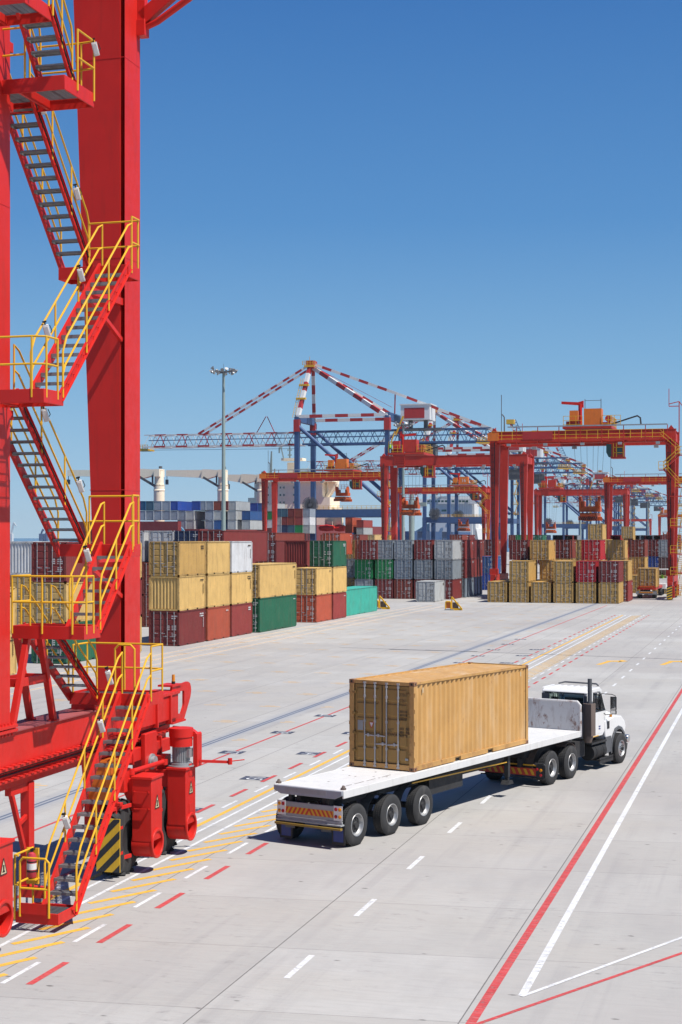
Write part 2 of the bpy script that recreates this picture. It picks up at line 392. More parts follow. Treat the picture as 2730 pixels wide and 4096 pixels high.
def f(mb):
    strip(mb,-24.4,108.5,4.5,102.5,.20); strip(mb,-31,109.3,-21,107.8,.10,.006); strip(mb,-27,108.4,-20.5,107.9,.25,.008)
mark('drain_joint',M['drain'],f)
FONT_TMP=[]
def textmesh(txt,size,mat,ext=0,res=3,align='CENTER'):
    cu=bpy.data.curves.new('t','FONT'); cu.body=txt; cu.size=size; cu.align_x=align; cu.align_y='CENTER'; cu.extrude=ext; cu.resolution_u=res
    o=bpy.data.objects.new('t',cu); COL.objects.link(o); bpy.context.view_layer.update()
    me=bpy.data.meshes.new_from_object(o.evaluated_get(bpy.context.evaluated_depsgraph_get()))
    bpy.data.objects.remove(o); me.materials.clear(); me.materials.append(mat); return me
plates=[(s,t,n) for s,t,n in [(42.8,-16.83,'16'),(49.0,-16.83,'15'),(55.2,-16.8,'14'),(61.4,-16.8,'13'),(67.6,-16.8,'12'),(73.8,-16.8,'11'),(80,-16.8,'10'),(86.2,-16.8,'9'),(92.4,-16.8,'8'),(98.6,-16.8,'7'),(105,-16.8,'6'),(111,-16.8,'5'),
   (48.5,-19.7,'15'),(54.7,-19.7,'17'),(60.85,-19.7,'19'),(67.1,-19.7,'21'),(73.3,-19.7,'23'),(79.5,-19.7,'25'),(85.7,-19.7,'27'),(92,-19.7,'29'),(98,-19.7,'31'),(104,-19.7,'33'),(110,-19.7,'35'),(116,-19.7,'37'),(122,-19.7,'39')]]
mb=MB(); tb=[]
for s,t,n in plates: quad(mb,[(t-.45,s-.36),(t+.45,s-.36),(t+.45,s+.36),(t-.45,s+.36)],.008)
tag(mb.build('number_plates',M['pb']),kind='structure')
mb=MB()
for s,t,n in plates:
    me=textmesh(n,.72,M['pw'])
    base=len(mb.v)
    mb.add([W(t+v.co.y*1.15,s-v.co.x,.012) for v in me.vertices],[tuple(p.vertices) for p in me.polygons])
me=bpy.data.meshes.new('n'); me.from_pydata(mb.v,[],mb.f); me.materials.append(M['pw'])
tag(place('plate_numbers',me),kind='structure')
# ---------------------------------------------------------------- containers
CW,CL,CHT=2.438,6.058,2.591
def corr(mb,axis,a0,a1,z0,z1,off,depth,pitch=.278,inward=1):
    # corrugated sheet: trapezoid profile running along axis between a0,a1 at offset off, depth measured inward
    n=max(2,round((a1-a0)/pitch)); p=(a1-a0)/n; pr=[]
    for i in range(n):
        b=a0+i*p
        pr+=[(b,0),(b+p*.26,0),(b+p*.5,1),(b+p*.76,1)]
    pr.append((a1,0)); vs=[];fs=[]
    for a,d in pr:
        o=off+inward*d*depth
        for z in(z0,z1): vs.append((o,a,z) if axis=='y' else (a,o,z))
    for i in range(len(pr)-1): fs.append((2*i,2*i+2,2*i+3,2*i+1))
    mb.add(vs,fs)
def body_mesh(L,H,blind,Wd=CW,far=False,mats=None):
    mb=MB(); mb.mi=0; dep=.05 if not far else .045; pt=.278 if not far else .30
    corr(mb,'y',.17,L-.17,.16,H-.07,-.03,dep,pt,-1); corr(mb,'y',.17,L-.17,.16,H-.07,-Wd+.03,dep,pt,1)
    corr(mb,'x',-Wd+.16,-.16,.18,H-.10,L-.05,dep,pt,-1)
    if blind: corr(mb,'x',-Wd+.16,-.16,.18,H-.10,.05,.055,pt,1)
    # roof: shallow ribs across
    n=int(L/.21); vs=[];fs=[]
    for i in range(n+1):
        y=.1+(L-.2)*i/n; z=H-.03-(.035 if i%2 else 0)
        vs+=[(-Wd+.05,y,z),(-.05,y,z)]
    for i in range(n): fs.append((2*i,2*i+1,2*i+3,2*i+2))
    mb.add(vs,fs); mb.box(-Wd+.03,-.03,.05,L-.05,.10,.155)
    mb.mi=1
    for x0,x1 in((-.16,0),(-Wd,-Wd+.16)):
        for y0,y1 in((0,.16),(L-.16,L)): mb.box(x0+.006,x1-.006,y0+.006,y1-.006,.10,H-.10)
    for x in(-.07,-Wd+.01): mb.box(x,x+.06,.16,L-.16,H-.075,H-.005)
    for y in(.012,L-.072): mb.box(-Wd+.16,-.16,y,y+.06,H-.11,H-.008)
    for y in(.012,L-.072): mb.box(-Wd+.16,-.16,y,y+.06,.03,.17)
    pk=[(L/2-1.2,L/2-.85),(L/2+.85,L/2+1.2)]
    for x in(-.07,-Wd+.01):
        e=.17
        for a,b in pk+[(L-.17,L)]:
            mb.box(x,x+.06,e,a,.02,.16); 
            if b<L: mb.box(x,x+.06,a,b,.135,.16)
            e=b
    mb.mi=2  # dark boxes stand in for the shade inside the fork pockets
    for x in(-.075,-Wd+.065):
        for a,b in pk: mb.box(x-.06 if x>-1 else x,x+.01 if x>-1 else x+.06,a,b,.03,.13)
    return mb.mesh('container_body',mats or [M['cont'],M['frame'],M['gasket_hole']])
def casting_mesh(mat=None,hole=None):
    mb=MB(); mb.box(-.081,.081,-.089,.089,-.059,.059)
    mb.mi=1; mb.box(-.084,.084,-.03,.03,-.03,.03); mb.box(-.03,.03,-.092,.092,-.03,.03)  # dark boxes paint the shade of the casting holes
    return mb.mesh('corner_casting',[mat or M['frame'],M['gasket_hole']])
def door_mesh(H,side,mat=None,Wd=CW):
    # leaf with horizontal swages, between frame posts; side -1 left, +1 right
    mb=MB(); hw=Wd/2-.16; x0=-Wd/2 if side>0 else -Wd+.16; x1=x0+hw
    z0,z1=.18,H-.12; yb=.055
    mb.box(x0+.012,x1-.012,yb,yb+.03,z0+.012,z1-.012)
    mb.mi=0; rows=5; gh=(z1-z0-.10)/rows
    for i in range(rows):
        a=z0+.06+gh*i; b=a+gh-.055
        xs=(x0+.09,x1-.09)
        # raised panel with bevelled rim
        o=[(xs[0],a),(xs[1],a),(xs[1],b),(xs[0],b)]; q=.035
        inn=[(xs[0]+q,a+q),(xs[1]-q,a+q),(xs[1]-q,b-q),(xs[0]+q,b-q)]
        vs=[(x,yb-.001,z) for x,z in o]+[(x,yb-.028,z) for x,z in inn]
        mb.add(vs,[(4,5,6,7)]+[(k,(k+1)%4,4+(k+1)%4,4+k) for k in range(4)])
    mb.mi=1
    for a,b,c,d in((x0,x0+.014,z0,z1),(x1-.014,x1,z0,z1),(x0,x1,z0,z0+.014),(x0,x1,z1-.014,z1)): mb.box(a,b,yb-.006,yb+.02,c,d)
    mb.mi=2
    for zz in(.45,.95,1.5,2.1): mb.box((x0-.05 if side<0 else x1-.05),(x0+.05 if side<0 else x1+.05),-.002,.05,zz,zz+.07)
    return mb.mesh('container_door',[mat or M['contdoor'],M['gasket_hole'],M['frame']])
def rod_mesh(H,hs=1):
    mb=MB(); mb.tube((0,.012,.10),(0,.012,H-.06),.021,6)
    for z in(.13,.55,1.3,2.0,H-.2): mb.box(-.035,.035,.0,.03,z,z+.07)
    mb.box(-.045,.045,-.004,.03,.05,.11); mb.box(-.045,.045,-.004,.03,H-.1,H-.05)
    z=.95 if hs>0 else .72
    mb.bar((0,-.002,z),(.34*hs,-.002,z-.02),.018,.035); mb.box(.12*hs-.03,.12*hs+.03,-.006,.03,z-.05,z+.04)
    return mb.mesh('lock_rod',M['rod'])
def marks_mesh(seed,light,Wd=CW,H=CHT):
    r=random.Random(seed); mb=MB(); y=.020
    cx=-.16-.30
    def blk(x,z,n,hh=.085,ww=.05):
        for i in range(n):
            if r.random()<.93: mb.box(x+i*ww*1.45,x+i*ww*1.45+ww,y,y+.004,z,z+hh*(.8+.2*r.random()))
    for row in range(2): blk(-.62,H-.42-row*.16,6+row*-2,.10,.055)
    for row in range(3): blk(-.98,1.45-row*.13,3); blk(-.60,1.45-row*.13,5)
    for row in range(3): blk(-.60,.92-row*.12,4+row%2,.075)
    mb.box(-.55,-.30,y,y+.004,.36,.44)
    return mb.mesh('door_lettering',M['lighttext'] if light else M['navytext'])
def side_mesh(k,light):
    r=random.Random(k+11); mb=MB()
    for row in range(1+k%2):
        for i in range(5+k):
            if r.random()<.85: mb.box(-.012,.004,-.52-i*.10,-.45-i*.10,-.42-row*.17,-.32-row*.17)
    for i in range(7 if k>1 else 0): mb.box(-.012,.004,-.50,-.44,-.75-i*.11,-.67-i*.11)
    return mb.mesh('side_code',M['lighttext'] if light else M['navytext'])
_c={}
def cached(k,fn):
    if k not in _c: _c[k]=fn()
    return _c[k]
PAL={'ochre':(.68,.42,.13),'tan':(.70,.47,.20),'yellow':(.82,.54,.19),'maroon':(.25,.038,.036),'brown':(.30,.060,.040),'orangered':(.56,.11,.055),'darkred':(.36,.055,.048),
 'red':(.50,.018,.03),'green':(.02,.16,.085),'brightgreen':(.01,.27,.08),'turquoise':(.06,.47,.36),'grey':(.33,.38,.42),'bluegrey':(.28,.35,.42),'palegrey':(.50,.52,.52),'white':(.74,.75,.76),
 'blue':(.03,.12,.34),'navy':(.02,.04,.11),'royal':(.02,.08,.40),'greybrown':(.16,.09,.10),'orangebrown':(.45,.12,.06)}
def setc(o,c,k=1): o.color=(*[min(1,x*k*KA) for x in c],1)
def container(t,s,z,colname,label,group,L=CL,H=CHT,blind=False,full=True,name='shipping_container',light=None,wd=1.0):
    c=PAL[colname]; rg=random.Random(hash((round(t*7),round(s*7),round(z*7)))&0xffff); v=rg.uniform(.86,1.1); c=tuple(min(1,x*v) for x in c)
    root=lane_thing(name,t,s,z,label,'container',group); root.rotation_euler[2]+=rg.uniform(-.004,.004)
    b=place('body',cached(('b',L,H,blind),lambda:body_mesh(L,H,blind)),root); setc(b,c)
    if not blind and full:
        for sd_ in(-1,1): setc(place('door',cached(('d',H,sd_),lambda:door_mesh(H,sd_)),root),c,.92)
        for x,h in((-CW+.16+.25,1),(-CW+.16+.80,1),(-.16-.80,-1),(-.16-.25,-1)):
            place('lock_rod',cached(('r',H,h),lambda:rod_mesh(H,h)),root,loc=(x,0,0))
        lt=light if light is not None else colname not in('ochre','yellow','tan','grey','palegrey','white','bluegrey')
        place('lettering',cached(('m',lt,rg.randint(0,3),H),lambda:marks_mesh(rg.randint(0,99),lt,CW,H)),root)
    if full and rg.random()<.75:
        k=rg.randint(0,3); lt=colname not in('yellow','ochre','tan','white','palegrey','grey','bluegrey')
        place('side_code',cached(('sc',lt,k),lambda:side_mesh(k,lt)),root,loc=(0,L,H))
    return root
cm=None
G_L='containers stacked in the long row at left'
tierw=['on the ground','on the middle tier','on the top tier']
def Lc(t,s,tier,col,label,L=CL,H=CHT,blind=False,zb=None): return container(t,s,(tier*H if zb is None else zb),col,label,G_L,L,H,blind)
YE='yellow'
# nearest columns, seen between the crane legs
Lc(-43.0,76.2,0,YE,'yellow container on the ground at far left, right of the nearest red crane leg')
Lc(-43.0,76.2,1,YE,'yellow container on the middle tier at the far left, seen behind the lower yellow railing')
Lc(-43.6,90.0,0,'green','dark green container on the ground behind the red trestle of the crane stairs')
Lc(-43.6,90.0,1,YE,'yellow container with doors behind the yellow platform railing, above a green one')
Lc(-43.6,90.0,2,'maroon','maroon container on top, behind the crane stairs above a yellow one')
Lc(-42.95,95.4,0,YE,'yellow container on the ground just right of the thick crane leg',L=5.3)
Lc(-42.95,95.4,1,'darkred','dark red container in the middle just right of the thick crane leg',L=5.3)
Lc(-42.95,95.4,2,YE,'yellow container on top just right of the thick crane leg',L=5.3)
Lc(-42.75,107.2,0,'maroon','maroon container with white lettered doors at the bottom, first right of the crane',L=5.5)
Lc(-42.75,107.2,1,YE,'yellow container whose ribbed blind end faces us, between a maroon and an ochre one',L=5.5,blind=True)
Lc(-42.75,107.2,2,'ochre','ochre container on top with a bent door rod, first right of the crane',L=5.5)
for s,a,b,c in((113.0,('orangered','orange red container on the ground between a maroon and a dark red one'),(YE,'rust streaked yellow container in the middle above the orange red one'),(YE,'yellow container on top beside the white one')),
               (118.5,('darkred','dark red container on the ground beside the long green one'),(YE,'yellow container in the middle beneath the white one'),('white','white rust stained container on top of the yellow ones'))):
    for k,(cl,lb) in enumerate((a,b,c)): Lc(-42.7,s,k,cl,lb,L=5.15)
Lc(-42.3,124.4,0,'green','long green container on the ground in the left row',L=10.3,H=2.9)
Lc(-42.3,124.4,1,YE,'long yellow container lying on the long green one',L=10.3,H=2.9,blind=False)
Lc(-42.15,140.6,0,'orangered','orange red container with brown doors on the ground right of the long green one',L=5.3)
Lc(-42.15,140.6,1,YE,'yellow container with doors right of the long yellow one',L=5.3)
Lc(-42.1,146.2,0,'darkred','dark red container on the ground beside the turquoise one',L=4.9)
Lc(-42.1,146.2,1,YE,'yellow container beneath the green one with dark green doors',L=4.9)
Lc(-42.1,146.2,2,'green','green container on top of a yellow one at the right end of the left row',L=4.9)
Lc(-42.6,152.3,0,'turquoise','turquoise container at the far end of the left row beside the yellow barrier',L=13,H=2.75)
# second rows behind
G2='containers in the rows behind the long left row'
def C2(t,s,z,col,label,L=CL,H=CHT,blind=False): return container(t,s,z,col,label,G2,L,H,blind)
C2(-54.9,108,5.18,'white','white container with ribbed rusty end at the far left of the second row',blind=True)
for k in(0,1): C2(-54.9,108,2.59*k,'ochre','ochre container hidden under the white ribbed one, tier %s'%('one','two')[k])
C2(-47.0,128.4,5.8,'maroon','tall long maroon container on top behind the white and yellow ones',L=12.1,H=2.9)
C2(-49.9,130,5.8,'navy','dark navy container on top behind the yellow ones, left of the maroon doors',H=2.9)
for k,l in enumerate(('left of the navy one','farthest left behind the crane leg')): C2(-52.8-2.9*k,131,5.8,'white','white container on top in the second row, '+l,H=2.9)
C2(-46.1,150.5,5.18,'darkred','dark red container whose ribbed blind end shows left of the green doors',blind=True)
for k in(0,1): C2(-46.1,150.5,2.59*k,'brown','brown container beneath the dark red blind end, tier %s'%('one','two')[k],blind=True)
C2(-52.5,160,5.18,'maroon','maroon container with white lettering between the long maroon and the dark red blind end')
for k in(0,1): C2(-52.5,160,2.59*k,'maroon','maroon container in the gap behind the long yellow one, tier %s'%('one','two')[k])
C2(-59.5,181,5.8,'brown','long brown container far behind the dark red blind end',L=12.1,H=2.9)
C2(-55.5,196,5.8,'orangered','orange red container far behind the green one on the left row',H=2.9)
C2(-51,198,5.18,'maroon','maroon container far behind, right above the green container')
for t in(-47.0,-49.9,-52.8,-55.7):
    for k in(0,1): C2(t,129.5,2.9*k,'brown','brown container in the lower tiers under the second row tops, row %d tier %d'%(round(-t-46)//3+1,k+1),H=2.9)
# middle block
G3='containers in the middle block facing the camera'
ords=['first','second','third','fourth','fifth','sixth','seventh']
sm=198.5
cols=[(1491,['grey','brightgreen','orangebrown']),(1573,['maroon','brightgreen','grey']),(1650,['brown','bluegrey','grey']),(1730,['maroon','grey','maroon']),(1812,['maroon','grey','palegrey'])]
cn={'grey':'grey','brightgreen':'bright green','orangebrown':'orange brown','maroon':'maroon','brown':'brown','bluegrey':'blue grey','palegrey':'pale grey','ochre':'ochre','red':'red','blue':'blue','navy':'navy','green':'green','white':'white','darkred':'dark red','royal':'royal blue','yellow':'yellow','greybrown':'dull brown','tan':'tan','orangered':'orange red','turquoise':'turquoise'}
for i,(u,cs) in enumerate(cols):
    t,_=onS(u,2300,sm)
    for k,c in enumerate(cs):
        container(t,sm,k*CHT,c,'%s container %s, %s column from the left in the middle block'%(cn[c],('at the bottom','in the middle tier','on top')[k],ords[i]),G3,light=(c not in('grey','bluegrey','palegrey')))
t5,_=onS(1812,2300,sm)
for j,(ss,cs) in enumerate(((205.2,['bluegrey','maroon','darkred']),(211.6,['navy','darkred','maroon']))):
    for k,c in enumerate(cs): container(t5+.35,ss,k*CHT,c,'%s container %s, %s behind the fifth middle block column'%(cn[c],('at the bottom','in the middle tier','on top')[k],('directly','second')[j]),G3)
for i,(u,cs) in enumerate(cols[:4]):
    t,_=onS(u,2300,sm)
    for k in range(3):
        if k<2 and i not in(0,3): continue
        c=['maroon','grey','brown'][(i+k)%3]; container(t-.1,sm+6.5,k*CHT,c,'%s container %s behind the %s column of the middle block'%(cn[c],('at the bottom','in the middle','on top')[k],ords[i]),G3,full=False)
t,_=onS(1428,2300,204)
for k,c in enumerate(['ochre','grey','ochre']): container(t-.4,204.5,k*CHT,c,'%s container %s at the left edge of the middle block'%(cn[c],('at the bottom','in the middle','on top')[k]),G3)
t,_=onS(1738,2400,189.5); container(t,189.8,0,'palegrey','lone pale grey container standing on the ground before the middle block',None)
G4='containers in the gap between the two blocks'
def at(u,D,z,col,label,group,L=CL,H=CHT,blind=False,full=True):
    t,s=onD(u,D); return container(t,s,z,col,label,group,L,H,blind,full)
for k,c in enumerate(['maroon','maroon','brown']): at(1911,238,k*CHT,c,'%s container %s left of the blue ones'%(cn[c],('at the bottom','in the middle','on top')[k]),G4)
for k,c in enumerate(['royal','blue']): at(1978,238,k*CHT,c,'%s container %s left of the red crane leg'%(cn[c],('at the bottom','on the second tier')[k]),G4)
at(1978,246,2*CHT,'brown','brown container on top behind the blue ones',G4)
at(1945,262,2*CHT,'maroon','maroon container on top behind the gap, between two brown ones',G4)
# right block
G5='containers in the right block'
s1=191.0; uls=[1951,2038,2125,2215,2305,2396]; ts=[]
for u in uls:
    t,_=onS(u,2350,s1); ts.append(t+CW)
top2=[None,'ochre',None,'ochre','red','maroon']
for i,t in enumerate(ts):
    container(t,s1,0,'ochre','ochre container on the ground, %s from left, front row of the right block'%ords[i],G5)
    if top2[i]: container(t,s1,CHT,top2[i],'%s container stacked on the %s ochre one of the right block front row'%(cn[top2[i]],ords[i]),G5,light=top2[i]!='ochre')
for i,t in enumerate(ts):
    for k in(0,1):
        if i==0 and k==1: continue
        c='ochre' if (i,k)!=(5,0) else 'darkred'
        container(t+(.55 if i==5 else .1)-(.9 if i in(1,3) else 0)*k,s1+6.5,k*CHT,c,'%s container %s, second row of the right block, column %s'%(cn[c],('at the bottom','on the second tier')[k],ords[i]),G5)
third=[(2038,200,'maroon'),(2121,198,'ochre'),(2212,214,'brown'),(2277,226,'ochre'),(2327,199,'red'),(2425,212,'ochre'),(2515,232,'brown'),(2584,240,'maroon'),(2636,226,'grey')]
for i,(u,D,c) in enumerate(third):
    t,s=onD(u,D); t+=CW
    container(t,s,2*CHT,c,'%s container on the third tier of the right block, %s from the left'%(cn[c],(ords+['eighth','ninth'])[i]),G5)
    sub={'brown':'ochre','maroon':'royal','grey':'greybrown'}.get(c,'ochre')
    if u<2100: sub='ochre'
    if D>205:
        for k in(0,1):
            container(t,s,k*CHT,sub,'%s container under the %s third-tier container of the right block, tier %s'%(cn[sub],(ords+['eighth','ninth'])[i],('one','two')[k]),G5)
t,s=onD(2490,226); container(t+CW,s,0,'ochre','ochre container at the bottom beside the yard truck',G5)
container(t+CW+.9,s+3,0,'darkred','dark red container on the ground just left of the yard truck',G5)
at(2679,222,0,'tan','tan container standing behind the loaded yard truck',None,L=12,H=2.6)
# far line of stacks
G6='containers in the far line of stacks'
far=[(2172,330,'green'),(2190,345,'navy'),(2255,350,'navy'),(2294,352,'darkred'),(2312,353,'grey'),(2485,352,'red'),(2536,356,'ochre'),(2563,360,'grey'),(2583,362,'maroon'),(2615,362,'bluegrey'),(2650,362,'maroon'),(2690,330,'maroon'),(2720,300,'brown'),(2145,330,'green'),(2110,330,'brightgreen'),(2080,335,'brown'),(1850,300,'brown'),(1880,320,'maroon'),(1560,330,'ochre'),(1500,300,'tan'),(1440,290,'brown'),(1380,280,'maroon'),(1330,300,'orangered')]
seen={}
for i,(u,D,c) in enumerate(far):
    seen[c]=seen.get(c,0)+1
    side='left of' if u<1960 else 'right of'
    at(u,D,5.8,c,'%s container in the far line, colour repeat %d, %s the tall leg'%(cn[c],seen[c],side),G6,H=2.9,full=D<340)
at(2534,330,7.9,'ochre','ochre container raised above the far line of stacks',G6)
lift=at(2412,258,7.75,'ochre','ochre container hanging from the orange spreader of the big yard crane',None)
at(2424,275,5.2,'ochre','ochre container on a stack just behind the hanging one',G6,H=5.0/1.93,L=12.1)
# ---------------------------------------------------------------- the near yard crane (coordinates t, s, z given directly)
near=lane_thing('gantry_crane',0,0,0,'huge red wheeled yard crane filling the left edge, with zigzag stairs and yellow railings','crane')
NP=near
def P_(mb,name,mat,parent=None,bev=0,ang=32): return mb.build(name,mat,parent or NP,ang,bev)
TL=-15.4
# legs: right face vertical, left edge spreading upward
for s0,s1,t0,t1 in((35.05,35.98,-16.12,-16.86),(28.2,29.16,-16.12,-16.86)):
    mb=MB(); a,b=TL-.125,4.0
    zs=(4.0,23.5)
    mb.add([(t0,s0,zs[0]),(a,s0,zs[0]),(a,s1,zs[0]),(t0,s1,zs[0]),(t1,s0,zs[1]),(a,s0,zs[1]),(a,s1,zs[1]),(t1,s1,zs[1])],
       [(0,3,2,1),(4,5,6,7),(0,1,5,4),(1,2,6,5),(2,3,7,6),(3,0,4,7)])
    mb.box(TL-.014,TL,s0,s1,4.0,23.5); mb.box(TL-.13,TL-.01,s1-.02,s1-.002,4.0,23.5)
    a=TL
    lg=P_(mb,'leg',M['red'])
    mb=MB()
    # proud corner plates and weld seams
    mb.box(a-.13,a+.0,s0-.001,s0+.012,4.1,4.6)
    for z in(9.2,14.9,19.8): mb.box(a,a+.006,s0,s1,z,z+.02); mb.box(t0-.02-(z-4)*.038,a,s0-.006,s0,z,z+.02)
    mb.box(t0-.08,a+.12,s0-.12,s1+.12,4.0,4.06); mb.box(t0-.08,a+.12,s0-.12,s1+.12,4.09,4.15)
    for k in range(7): mb.tube((a+.07,s0+.02+k*.15,3.93),(a+.07,s0+.02+k*.15,4.2),.022,6)
    P_(mb,'base_flange',M['red'],lg)
for s in(28.7,35.5):
    mb=MB(); mb.box(-39,TL+.0,s-.45,s+.45,23.5,25.2); P_(mb,'top_girder',M['red'])
    mb=MB(); mb.box(-39.3,-38.3,s-.4,s+.4,4,23.5); P_(mb,'leg',M['red'])
mb=MB(); mb.box(-39.3,-38.5,26,38.2,3.1,4); P_(mb,'sill_beam',M['red'])
mb=MB(); mb.path([(TL-.02,35.9,20.72),(TL+.5,35.9,20.9),(-13.2,35.9,21.9),(-12.8,35.9,22.5)],.09,8); mb.prism([(TL,21.0),(TL,21.9),(-14.6,22.4),(-14.9,21.45),(TL+.35,21.15)],'y',35.8,36.0) if 0 else None
mb.box(TL,TL+.22,35.75,36.05,20.55,20.95); mb.bar((TL+.1,35.9,21.0),(-13.1,35.9,22.6),.2,.35); mb.bar((TL+.1,35.9,20.9),(TL+.1,35.9,23.3),.2,.2)
P_(mb,'cable_reel_bracket',M['red'],bev=.01)
# sill beam with lower box, flanges and cleats
mb=MB(); mb.box(-16.12,TL,25.2,38.1,3.28,3.97); P_(mb,'sill_beam',M['red'],bev=.01)
mb=MB(); mb.box(-16.16,TL+.05,25.2,38.1,3.972,4.0); P_(mb,'sill_top_plate',M['red_top'])
mb=MB()
mb.box(-16.2,TL+.10,25.2,38.1,3.22,3.277); mb.box(-16.1,TL-.02,25.2,38.0,3.02,3.22); mb.box(-16.2,TL+.09,25.2,38.0,2.97,3.018); mb.box(-16.05,TL-.05,25.2,37.8,2.80,2.97)
for k in range(48):
    s=25.5+k*.26
    mb.box(TL+.02,TL+.13,s,s+.15,3.277,3.30); mb.box(TL+.02,TL+.115,s,s+.14,3.018,3.04)
P_(mb,'crane_rail_flange',M['red'])
mb=MB(); mb.path([(TL+.03,25.2,3.2),(TL+.03,37.9,3.2)],.025,6); mb.path([(TL+.02,25.2,3.12),(TL+.02,36,3.10),(TL+.02,37.9,3.2)],.018,6); P_(mb,'cable_run',M['cable'])
# beam end structure with lifting lug
mb=MB()
mb.box(-15.95,TL+.16,35.6,38.15,3.30,3.93); mb.box(-15.9,TL+.22,36.6,36.68,3.2,3.95); mb.box(-15.9,TL+.22,37.5,37.58,3.2,3.95)
mb.box(-15.95,TL+.2,34.3,38.2,3.93,4.02)
P_(mb,'beam_end_box',M['red'],bev=.01)
mb=MB()
prof=[(37.9,3.2),(38.75,3.15),(39.25,3.75),(39.30,3.95),(39.22,4.10),(39.05,4.17),(38.7,4.15),(37.9,4.12)]
hole=[(38.35,3.35),(38.6,3.35),(38.78,3.55),(38.78,3.95),(38.42,3.95),(38.3,3.85)]
# plate with window: built as ring segments
import itertools
def ringplate(mb,outer,inner,t0,t1):
    n=max(len(outer),len(inner)); 
    def rs(poly,n):
        P=[Vector(p) for p in poly]; L=[(P[(i+1)%len(P)]-P[i]).length for i in range(len(P))]; T=sum(L); out=[]
        for k in range(n):
            d=T*k/n; i=0
            while d>L[i]: d-=L[i]; i+=1
            out.append(P[i]+(P[(i+1)%len(P)]-P[i])*d/L[i])
        return out
    n=40; A=rs(outer,n); c=sum((Vector(p) for p in inner),Vector((0,0)))/len(inner)
    B0=rs(inner,200); B=[min(B0,key=lambda b:-(b-c).normalized().dot((a-c).normalized())) for a in A]
    vs=[(t,p.x,p.y) for t in(t0,t1) for ring in(A,B) for p in ring]; fs=[]
    for i in range(n):
        j=(i+1)%n
        fs+=[(i,j,n+j,n+i),(2*n+i,3*n+i,3*n+j,2*n+j),(i,2*n+i,2*n+j,j),(n+i,n+j,3*n+j,3*n+i)]
    mb.add(vs,fs)
ringplate(mb,prof,hole,TL+.02,TL+.08)
mb.box(TL-.3,TL+.12,37.85,38.5,4.12,4.17); mb.box(TL-.3,TL+.12,37.85,38.8,3.14,3.19)
P_(mb,'towing_lug',M['red'])
mb=MB(); mb.tube((TL+.0,38.2,4.17),(TL+.0,38.2,4.24),.05,10); P_(mb,'beacon_base',M['black'])
mb=MB(); mb.tube((TL+.0,38.2,4.24),(TL+.0,38.2,4.42),.045,10,.04); P_(mb,'warning_beacon',M['lampamb'])
# equaliser body and bogies
mb=MB()
mb.box(-15.9,TL+.12,34.3,37.7,2.50,2.83); mb.box(-15.9,-15.0,34.1,34.5,1.95,2.5); mb.box(-15.9,-15.0,36.65,37.05,1.95,2.5)
for s in(34.35,35.2,37.0): mb.box(-15.85,TL+.16,s,s+.06,2.45,2.95)
mb.prism([(35.75,3.15),(36.5,3.15),(36.5,2.2),(36.3,2.0),(35.95,2.0),(35.75,2.2)],'x',TL+.12,TL+.24); 
P_(mb,'bogie_equaliser',M['red'],bev=.015)
mb=MB(); mb.lathe([(0,.0),(0,.2),(.05,.2),(.05,.14),(.12,.14),(.12,0)],(TL+.24,36.13,2.42),'x',16); P_(mb,'pivot_pin',M['motor'])
mb=MB(); mb.path([(TL+.15,37.8,3.0),(TL+.3,38.2,2.9),(TL+.3,38.3,2.6),(TL+.15,37.9,2.45)],.05,8); mb.path([(TL+.2,37.7,3.1),(TL+.4,38.3,3.0),(TL+.42,38.45,2.7),(TL+.2,38.1,2.35)],.035,8); P_(mb,'hydraulic_hose',M['cable'])
mb=MB(); mb.tube((-15.0,34.6,2.40),(-15.0,36.5,2.36),.06,10); mb.tube((-15.0,34.5,2.33),(-15.0,34.5,2.47),.09,12); mb.tube((-15.0,36.6,2.28),(-15.0,36.6,2.42),.09,12); P_(mb,'tie_rod',M['red'])
def wheel(t,s,r=.87,wd=.58):
    mb=MB(); mb.lathe([(-wd/2,.42),(-wd/2-.01,.6),(-wd/2+.04,r-.06),(-wd/2+.12,r),(wd/2-.12,r),(wd/2-.04,r-.06),(wd/2+.01,.6),(wd/2,.42)],(0,0,0),'x',40)
    for k in range(22):
        g=2*PI*k/22
        for sgn in(-1,1):
            a=Vector((sgn*.02,math.cos(g)*(r+.012),math.sin(g)*(r+.012))); g2=g+.16
            b=Vector((sgn*wd*.5,math.cos(g2)*(r-.02),math.sin(g2)*(r-.02)))
            mb.bar(a,b,.06,.07,up=(0,math.cos(g),math.sin(g)))
    ty=mb.build('tyre',M['tyre'],None); ty.location=(t,s,r); ty.parent=NP
    mb=MB(); mb.lathe([(-.2,.0),(-.2,.3),(-.27,.42),(.27,.42),(.2,.3),(.2,0)],(0,0,0),'x',24); h=mb.build('rim',M['chassis'],ty)
    return ty
wheel(-15.22,34.25); wheel(-15.22,36.8); wheel(-15.42,27.0); wheel(-15.42,29.3)if 0 else None
